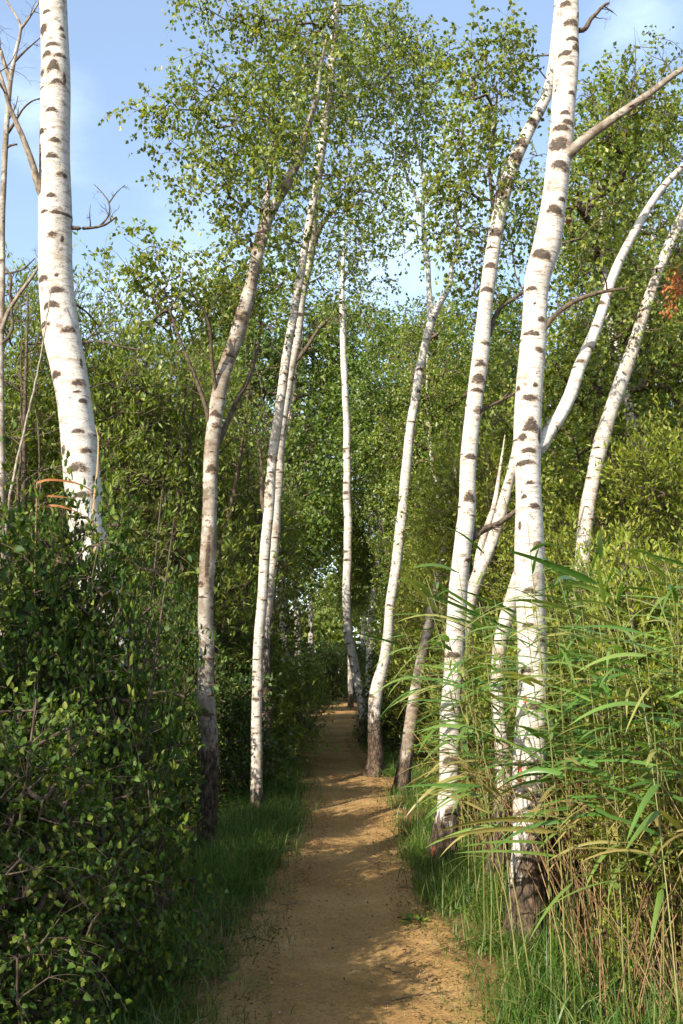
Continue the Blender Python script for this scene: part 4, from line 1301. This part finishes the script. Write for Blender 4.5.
# dry straw: last year's reed stalks, too many to count
n = 5200
x = r_.uniform(.6, 5.5, n); y = r_.uniform(4.3, 9.5, n)
c_, w_ = path_at(y)
keep = (x > c_ + w_ + .42) & (x < .42 * y + 1.0) & (np.hypot(x - 1.1, y - 5.6) > .18) & (r_.uniform(0, 1, n) < np.clip((x - c_ - w_ - .3) / .7, .12, 1))
x, y = x[keep], y[keep]; n = len(x)
H = r_.uniform(.4, 1.35, n)
t = np.linspace(0, 1, 5)[None, :]
lx, ly = r_.normal(-.05, .26, n), r_.normal(0, .22, n)
Pt = np.stack([x[:, None] + lx[:, None] * t ** 1.5 * H[:, None], y[:, None] + ly[:, None] * t ** 1.5 * H[:, None], hgt(x, y)[:, None] + t * H[:, None]], -1)
V, Fc = tubes(Pt, np.tile(np.linspace(.0032, .0016, 5), (n, 1)), 4)
tag(obj('dry_reed_stalks', mesh_from('dry_reed_stalks', V, [Fc], M['straw'])), 'tangle of straw coloured dead reed stalks under the green reeds', 'dry reeds', kind='stuff')

# ------------------------------------------------------------------ grass
def grass(name, label, pts, H, spread, rr_, material='grass', w=.0028, curl=.5):
    n = len(pts)
    H = H * rr_.uniform(.45, 1.25, n)
    a = rr_.uniform(0, 6.28, n)
    t = np.linspace(0, 1, 5)
    d = np.stack([np.cos(a), np.sin(a), np.zeros(n)], -1)
    le = rr_.uniform(.1, 1, n) * spread
    z0 = hgt(pts[:, 0], pts[:, 1]) + .03
    Pt = np.zeros((n, 5, 3))
    Pt[..., 0] = pts[:, 0:1] + d[:, 0:1] * (le * H)[:, None] * t ** 1.7
    Pt[..., 1] = pts[:, 1:2] + d[:, 1:2] * (le * H)[:, None] * t ** 1.7
    Pt[..., 2] = z0[:, None] - .04 + H[:, None] * (t - curl * le[:, None] * t ** 2.3)
    W = w * rr_.uniform(.7, 1.4, n)[:, None] * (1 - t ** 1.6 * .92)[None, :]
    S = np.stack([-np.sin(a), np.cos(a), np.zeros(n)], -1) + rr_.normal(0, .4, (n, 3))
    V, Fc = ribbons(Pt, W, S)
    o = obj(name, mesh_from(name, V, [Fc], M[material]))
    tag(o, label, 'grass', kind='stuff')
    return o

def verge_pts(rr_, n, y0, y1, side, off0, off1, clump=.16, nc=60, hard=None):
    cy = rr_.uniform(y0, y1, nc)
    c_, w_ = path_at(cy)
    cx = c_ + side * (w_ + rr_.uniform(off0, off1, nc))
    j = rr_.integers(0, nc, n)
    q = np.stack([cx[j] + rr_.normal(0, clump, n), cy[j] + rr_.normal(0, clump * 1.3, n)], -1)
    return q
r_ = np.random.default_rng(800)
grass('grass_verge', 'lush dark green grass on the left verge by the slim birches', np.vstack([
    verge_pts(r_, 11000, 7.3, 12.5, -1, .10, .75, .11, 130), verge_pts(r_, 7000, 12, 24, -1, .05, .6, .15, 90)]), .29, 1.1, r_, w=.0034)
grass('grass_verge', 'bright grass tufts around the foot of the bent white birch', np.vstack([
    verge_pts(r_, 7000, 6.6, 9.8, 1, .05, .65, .10, 80), verge_pts(r_, 4000, 9.8, 24, 1, .0, .5, .14, 90)]), .25, 1.1, r_, w=.0034)
grass('long_grass', 'long rank grass below the reeds at the right bottom', np.vstack([
    verge_pts(r_, 2600, 3.6, 6.6, 1, .40, 1.5, .09, 60)]), .40, .9, r_, w=.004)
grass('short_grass', 'short dark grass and sprouts under the edge of the left bushes', np.vstack([
    verge_pts(r_, 5000, 4.0, 7.6, -1, .10, .55, .12, 80)]), .20, 1.2, r_, w=.0036)
grass('grass_tufts', 'scattered green tufts between the reeds and the sand at the right', np.vstack([
    verge_pts(r_, 2600, 4.0, 6.9, 1, .14, .5, .07, 45)]), .20, 1.2, r_, w=.0036)
grass('thin_grass', 'sparse thin grass creeping onto the edges of the path', np.vstack([
    verge_pts(r_, 1500, 4.2, 7.5, -1, -.22, .25, .10, 40), verge_pts(r_, 1500, 4.0, 7, 1, -.10, .35, .10, 40)]), .11, 1.3, r_, w=.0018)
grass('dry_grass', 'dry brownish grass along the bushes at the left path edge', verge_pts(r_, 700, 3.8, 6.6, -1, .05, .35, .10, 40), .17, 1.2, r_, 'straw', w=.0016)

# leaf litter on both margins
n = 9000
y = r_.uniform(2.5, 22, n) ** 1.0
sd_ = np.where(r_.uniform(0, 1, n) < .5, -1, 1)
c_, w_ = path_at(y)
off = r_.exponential(.30, n) - .32
x = c_ + sd_ * (w_ + off)
C = np.stack([x, y, hgt(x, y) + .028 + r_.uniform(0, .012, n)], -1)
V, Fc = leaves(C, np.stack([r_.normal(size=n), r_.normal(size=n), r_.normal(0, .15, n)], -1), np.stack([r_.normal(0, .3, n), r_.normal(0, .3, n), np.ones(n)], -1), r_.uniform(.010, .032, n), r_.uniform(.006, .022, n))
tag(obj('leaf_litter', mesh_from('leaf_litter', V, [Fc], M['litter'])), 'fallen brown leaves and bits scattered along the path margins', 'leaf litter', kind='stuff')
n = 1500
y = r_.uniform(2.8, 18, n); c_, w_ = path_at(y); x = c_ + w_ * r_.uniform(-1, 1, n)
C = np.stack([x, y, hgt(x, y) + .022], -1)
V, Fc = leaves(C, np.stack([r_.normal(size=n), r_.normal(size=n), r_.normal(0, .25, n)], -1), np.stack([r_.normal(0, .3, n), r_.normal(0, .3, n), np.ones(n)], -1), r_.uniform(.006, .028, n), r_.uniform(.003, .018, n))
tag(obj('path_litter', mesh_from('path_litter', V, [Fc], M['litter'])), 'odd dead leaves and bark crumbs trodden into the sandy path', 'leaf litter', kind='stuff')
# grit and small stones
bm_v = np.array([[1, 0, 0], [-1, 0, 0], [0, 1, 0], [0, -1, 0], [0, 0, 1], [0, 0, -1]], float)
bm_f = np.array([[0, 2, 4], [2, 1, 4], [1, 3, 4], [3, 0, 4], [2, 0, 5], [1, 2, 5], [3, 1, 5], [0, 3, 5]])
n = 5000
y = r_.uniform(2.8, 16, n); c_, w_ = path_at(y); x = c_ + w_ * r_.uniform(-1, 1, n)
s = r_.uniform(.0015, .0055, n) * np.where(r_.uniform(0, 1, n) > .985, 2.6, 1)
V = bm_v[None] * s[:, None, None] * r_.uniform(.6, 1.3, (n, 6, 1)) + np.stack([x, y, hgt(x, y) + .010], -1)[:, None]
Fc = (np.arange(n)[:, None, None] * 6 + bm_f[None]).reshape(-1, 3)
tag(obj('gravel', mesh_from('gravel', V.reshape(-1, 3), [Fc], M['stone'])), 'fine grit and little stones on the sandy path', 'gravel', kind='stuff')

# ------------------------------------------------------------------ small single things
def stick(name, label, cat, pts, r0, r1, material, side=None, wob=.006, seed=1):
    rr_ = np.random.default_rng(seed)
    pts = np.array(pts, float)
    c = catmull(pts, 8)
    c[1:-1] += rr_.normal(0, wob, (len(c) - 2, 3)) * [1, 1, .3]
    V, Fc = tubes(c[None], np.linspace(r0, r1, len(c))[None], 7)
    o = c[0].copy()
    return tag(obj(name, mesh_from(name, V - o, [Fc], M[material], True), None, o), label, cat)

def gp(x, y, up=.02):
    g = G(x, y); return (g[0], g[1], float(hgt(g[0], g[1])) + up)

stick('fallen_reed_stalk', 'straw coloured stalk lying from the large birch foot across the path edge', 'dry stalk', [gp(405, 958, .02), gp(440, 946, .03), gp(470, 940, .05), gp(505, 938, .08), gp(548, 936, .14)], .0028, .0042, 'straw', wob=.002)
stick('fallen_twig', 'short dark twig lying on the sand near the left path edge', 'twig', [gp(243, 942, .022), gp(255, 938, .024), gp(264, 939, .02), gp(278, 941, .022)], .005, .002, 'branch', seed=2)
stick('fallen_twig', 'thin twig crossing the lower path in front', 'twig', [gp(385, 998, .02), gp(410, 992, .024), gp(432, 987, .02), gp(455, 984, .025)], .004, .0018, 'branch', seed=3)
stick('fallen_twig', 'pale thin twig by the grass tuft on the left margin', 'twig', [gp(286, 905, .02), gp(298, 902, .024), gp(312, 901, .02)], .004, .002, 'branch_pale', seed=4)
stick('fallen_twig', 'little twig on the path below the right grass tufts', 'twig', [gp(380, 962, .02), gp(398, 968, .024), gp(420, 971, .02)], .0035, .0015, 'branch', seed=5)
stick('broken_stake', 'pale broken reed stub standing in the grass at the right margin', 'stub', [gp(476, 918, 0.0), tuple(P(468, 900, 6.75)), tuple(P(462, 888, 6.7))], .009, .007, 'branch_pale', seed=6, wob=.001)
stick('dry_cane', 'long dry cane leaning against the thick white birch', 'cane', [tuple(P(2, 560, 5.2)), tuple(P(12, 486, 5.25)), tuple(P(28, 415, 5.5)), tuple(P(38, 370, 5.75)), tuple(P(46, 325, 5.95)), tuple(P(51, 290, 6.1))], .008, .0035, 'branch_pale', seed=7, wob=.002)

# dry orange reed leaves hanging over the left bush
root = empty('withered_reed', tuple(P(30, 560, 4.6)))
tag(root, 'withered orange reed blades arching in front of the thick birch', 'dry reed')
def blade(pp, w, sd, material, parent, nm='blade'):
    c = catmull(np.array([P(*q) for q in pp]), 6)
    k = len(c); u = np.linspace(0, 1, k)
    V, Fc = ribbons(c[None], (w * (1 - u ** 2 * .85))[None], np.array([sd], float), fold=.3)
    o = np.array(parent.location)
    obj(nm, mesh_from(nm, V - o, [Fc], M[material]), parent)
stl = catmull(np.array([P(34, 640, 4.6), P(35, 560, 4.6), P(37, 482, 4.6)]), 6)
Vq, Fc_ = tubes(stl[None], np.linspace(.004, .0025, len(stl))[None], 6)
obj('stem', mesh_from('stem', Vq - np.array(root.location), [Fc_], M['straw'], True), root)
blade([(37, 483, 4.6), (50, 480, 4.6), (70, 482, 4.65), (85, 487, 4.7), (97, 496, 4.75)], .0075, (0, .5, 1), 'leaf_rust', root)
blade([(36, 497, 4.6), (48, 496, 4.6), (62, 497, 4.62), (76, 499, 4.66)], .006, (0, .4, 1), 'leaf_rust', root)
blade([(36, 510, 4.6), (50, 506, 4.6), (66, 508, 4.6), (86, 516, 4.65)], .0085, (0, .5, 1), 'leaf_rust', root)
root2 = empty('dry_grass_blade', tuple(P(94, 560, 5.6)))
tag(root2, 'pale straw blade hanging down the thick birch trunk', 'dry blade')
blade([(94, 560, 5.6), (93, 510, 5.6), (97, 470, 5.6), (98, 440, 5.6), (95, 425, 5.6)], .006, (1, 0, 0), 'straw', root2)

# rust coloured withered spray at the right edge, part of nothing else nearby
rr_ = np.random.default_rng(900)
A = blobs_to_attractors([(678, 278, 12, 18, 1.2), (672, 298, 10, 9, 1.0)], 8.2, .04, .03, 12, rr_)
root = empty('withered_branch', tuple(P(700, 240, 8.2)))
tag(root, 'hanging branch with rust red withered leaves at the right edge', 'branch')
ln = catmull(np.array([P(720, 215, 8.3), P(700, 240, 8.2), P(684, 268, 8.2), P(675, 298, 8.2)]), 6)
V, Fc = tubes(ln[None], np.linspace(.008, .002, len(ln))[None], 6)
o = np.array(root.location)
obj('twig', mesh_from('twig', V - o, [Fc], M['branch'], True), root)
V, Fc, lines, l_ = sprays(A, np.tile([0, 0, -1.0], (len(A), 1)), 12, .12, .04, .03, hang=.6, r=rr_)
obj('leaves', mesh_from('leaves', V - o, [Fc], M['leaf_rust']), root)

# bracket fungus on the large birch
c = P(566, 221, 5.55)
th = np.linspace(0, math.pi, 13)
prof = [(0.0, .012), (.5, .013), (.85, .008), (1.0, 0.0), (.85, -.009), (.4, -.014), (0.0, -.016)]
V = []
for a in th:
    for (q, z) in prof:
        V.append((math.cos(a - math.pi / 2) * q * .042, -math.sin(a) * 0 + math.sin(a - math.pi / 2) * q * .04, z))
V = np.array(V); k = len(prof)
idx = np.arange(len(V)).reshape(13, k)
Fq = np.stack([idx[:-1, :-1], idx[1:, :-1], idx[1:, 1:], idx[:-1, 1:]], -1).reshape(-1, 4)
tag(obj('bracket_fungus', mesh_from('bracket_fungus', V, [Fq], M['fungus'], True), None, tuple(c)), 'small brown bracket fungus on the right flank of the large white birch', 'fungus')

# little broad leaved weed at the right margin
root = empty('broadleaf_weed', gp(415, 922, .0))
tag(root, 'small broad leaved weed on the sand at the right path margin', 'weed')
n = 22
a = rr_.uniform(0, 6.28, n)
D = np.stack([np.cos(a), np.sin(a), rr_.uniform(.1, .7, n)], -1)
V, Fc = leaves(D * rr_.uniform(.01, .10, (n, 1)) * [1, 1, .5] + [0, 0, .02], D, rand_unit(n, rr_) * .4 + [0, 0, 1], rr_.uniform(.035, .06, n), rr_.uniform(.025, .04, n), near=True)
obj('leaves', mesh_from('leaves', V, [Fc], M['leaf_bush']), root)

# ------------------------------------------------------------------ light, sky, camera
SUN_EL = math.radians(31)
SUN_DIR = np.array([-0.58, -0.81])       # horizontal direction towards the sun
SUN_DIR = SUN_DIR / np.linalg.norm(SUN_DIR)
sun = bpy.data.lights.new('sun', 'SUN')
sun.energy = 4.9
sun.angle = math.radians(0.53)
sun.color = (1.0, 0.90, 0.76)
so = bpy.data.objects.new('sun', sun)
COL.objects.link(so)
sv = Vector((SUN_DIR[0] * math.cos(SUN_EL), SUN_DIR[1] * math.cos(SUN_EL), math.sin(SUN_EL)))
so.rotation_euler = sv.to_track_quat('Z', 'Y').to_euler()
so.location = (-6, -6, 14)

w = bpy.data.worlds.new('World')
SC.world = w
w.use_nodes = True
nt = w.node_tree
nt.nodes.clear()
out = nt.nodes.new('ShaderNodeOutputWorld')
bg = nt.nodes.new('ShaderNodeBackground')
bg.inputs['Strength'].default_value = 0.145
sky = nt.nodes.new('ShaderNodeTexSky')
sky.sky_type = 'NISHITA'
sky.sun_disc = False
sky.sun_elevation = SUN_EL
sky.sun_rotation = math.atan2(SUN_DIR[0], SUN_DIR[1])
sky.air_density = 1.0
sky.dust_density = 1.2
sky.ozone_density = 1.0
tc = nt.nodes.new('ShaderNodeTexCoord')
mp = nt.nodes.new('ShaderNodeMapping')
mp.inputs['Scale'].default_value = (2.0, 2.0, 4.5)
link(nt, tc, 'Generated', mp, 'Vector')
no = nt.nodes.new('ShaderNodeTexNoise')
no.inputs['Scale'].default_value = 1.6
no.inputs['Detail'].default_value = 7
no.inputs['Roughness'].default_value = 0.55
link(nt, mp, 'Vector', no, 'Vector')
acc = None
for (px_, py_, rad_, st_) in ((410, 235, .20, 1.0), (25, 120, .16, .55), (185, 165, .13, .42), (640, 20, .12, .5), (640, 500, .30, 1.1), (160, 330, .22, .5), (340, 500, .35, .8)):
    d = ray(px_, py_); d = d / np.linalg.norm(d)
    dp = nt.nodes.new('ShaderNodeVectorMath'); dp.operation = 'DISTANCE'
    link(nt, tc, 'Generated', dp, 0)
    dp.inputs[1].default_value = tuple(d)
    mr = nt.nodes.new('ShaderNodeMapRange')
    nt.links.new(dp.outputs['Value'], mr.inputs['Value'])
    mr.inputs['From Min'].default_value = 0; mr.inputs['From Max'].default_value = rad_
    mr.inputs['To Min'].default_value = st_; mr.inputs['To Max'].default_value = 0
    if acc is None:
        acc = mr.outputs['Result']
    else:
        q = nt.nodes.new('ShaderNodeMath'); q.operation = 'MAXIMUM'
        nt.links.new(acc, q.inputs[0]); nt.links.new(mr.outputs['Result'], q.inputs[1]); acc = q.outputs[0]
ad = nt.nodes.new('ShaderNodeMath'); ad.operation = 'MULTIPLY_ADD'
nt.links.new(acc, ad.inputs[0]); ad.inputs[1].default_value = .45
link(nt, no, 'Fac', ad, 2)
cr = nt.nodes.new('ShaderNodeMapRange'); cr.interpolation_type = 'SMOOTHSTEP'
nt.links.new(ad.outputs[0], cr.inputs['Value'])
cr.inputs['From Min'].default_value = .58; cr.inputs['From Max'].default_value = 1.0
cr.inputs['To Min'].default_value = .12
cr.inputs['To Max'].default_value = .8
mx = nt.nodes.new('ShaderNodeMix'); mx.data_type = 'RGBA'
nt.links.new(cr.outputs['Result'], mx.inputs[0])
nt.links.new(sky.outputs['Color'], mx.inputs[6])
mx.inputs[7].default_value = (4.3, 5.2, 6.3, 1)
nt.links.new(mx.outputs[2], bg.inputs['Color'])
link(nt, bg, 'Background', out, 'Surface')

cam = bpy.data.cameras.new('camera')
cam.sensor_fit = 'VERTICAL'
cam.sensor_height = 36.0
cam.lens = F / 1024 * 36.0
cam.clip_start = 0.05
cam.clip_end = 2000
co = bpy.data.objects.new('camera', cam)
COL.objects.link(co)
co.location = tuple(EYE)
co.rotation_euler = (math.radians(90) + PITCH, 0, 0)
SC.camera = co

SC.render.engine = 'CYCLES'
SC.cycles.use_denoising = True
SC.cycles.denoiser = 'OPENIMAGEDENOISE'
SC.cycles.max_bounces = 6
SC.cycles.diffuse_bounces = 3
SC.cycles.glossy_bounces = 2
SC.cycles.transmission_bounces = 4
SC.cycles.transparent_max_bounces = 4
SC.cycles.use_adaptive_sampling = True
SC.cycles.adaptive_threshold = 0.02
SC.view_settings.view_transform = 'Standard'
SC.view_settings.look = 'None'
SC.view_settings.exposure = 1.13
SC.view_settings.gamma = 1.0
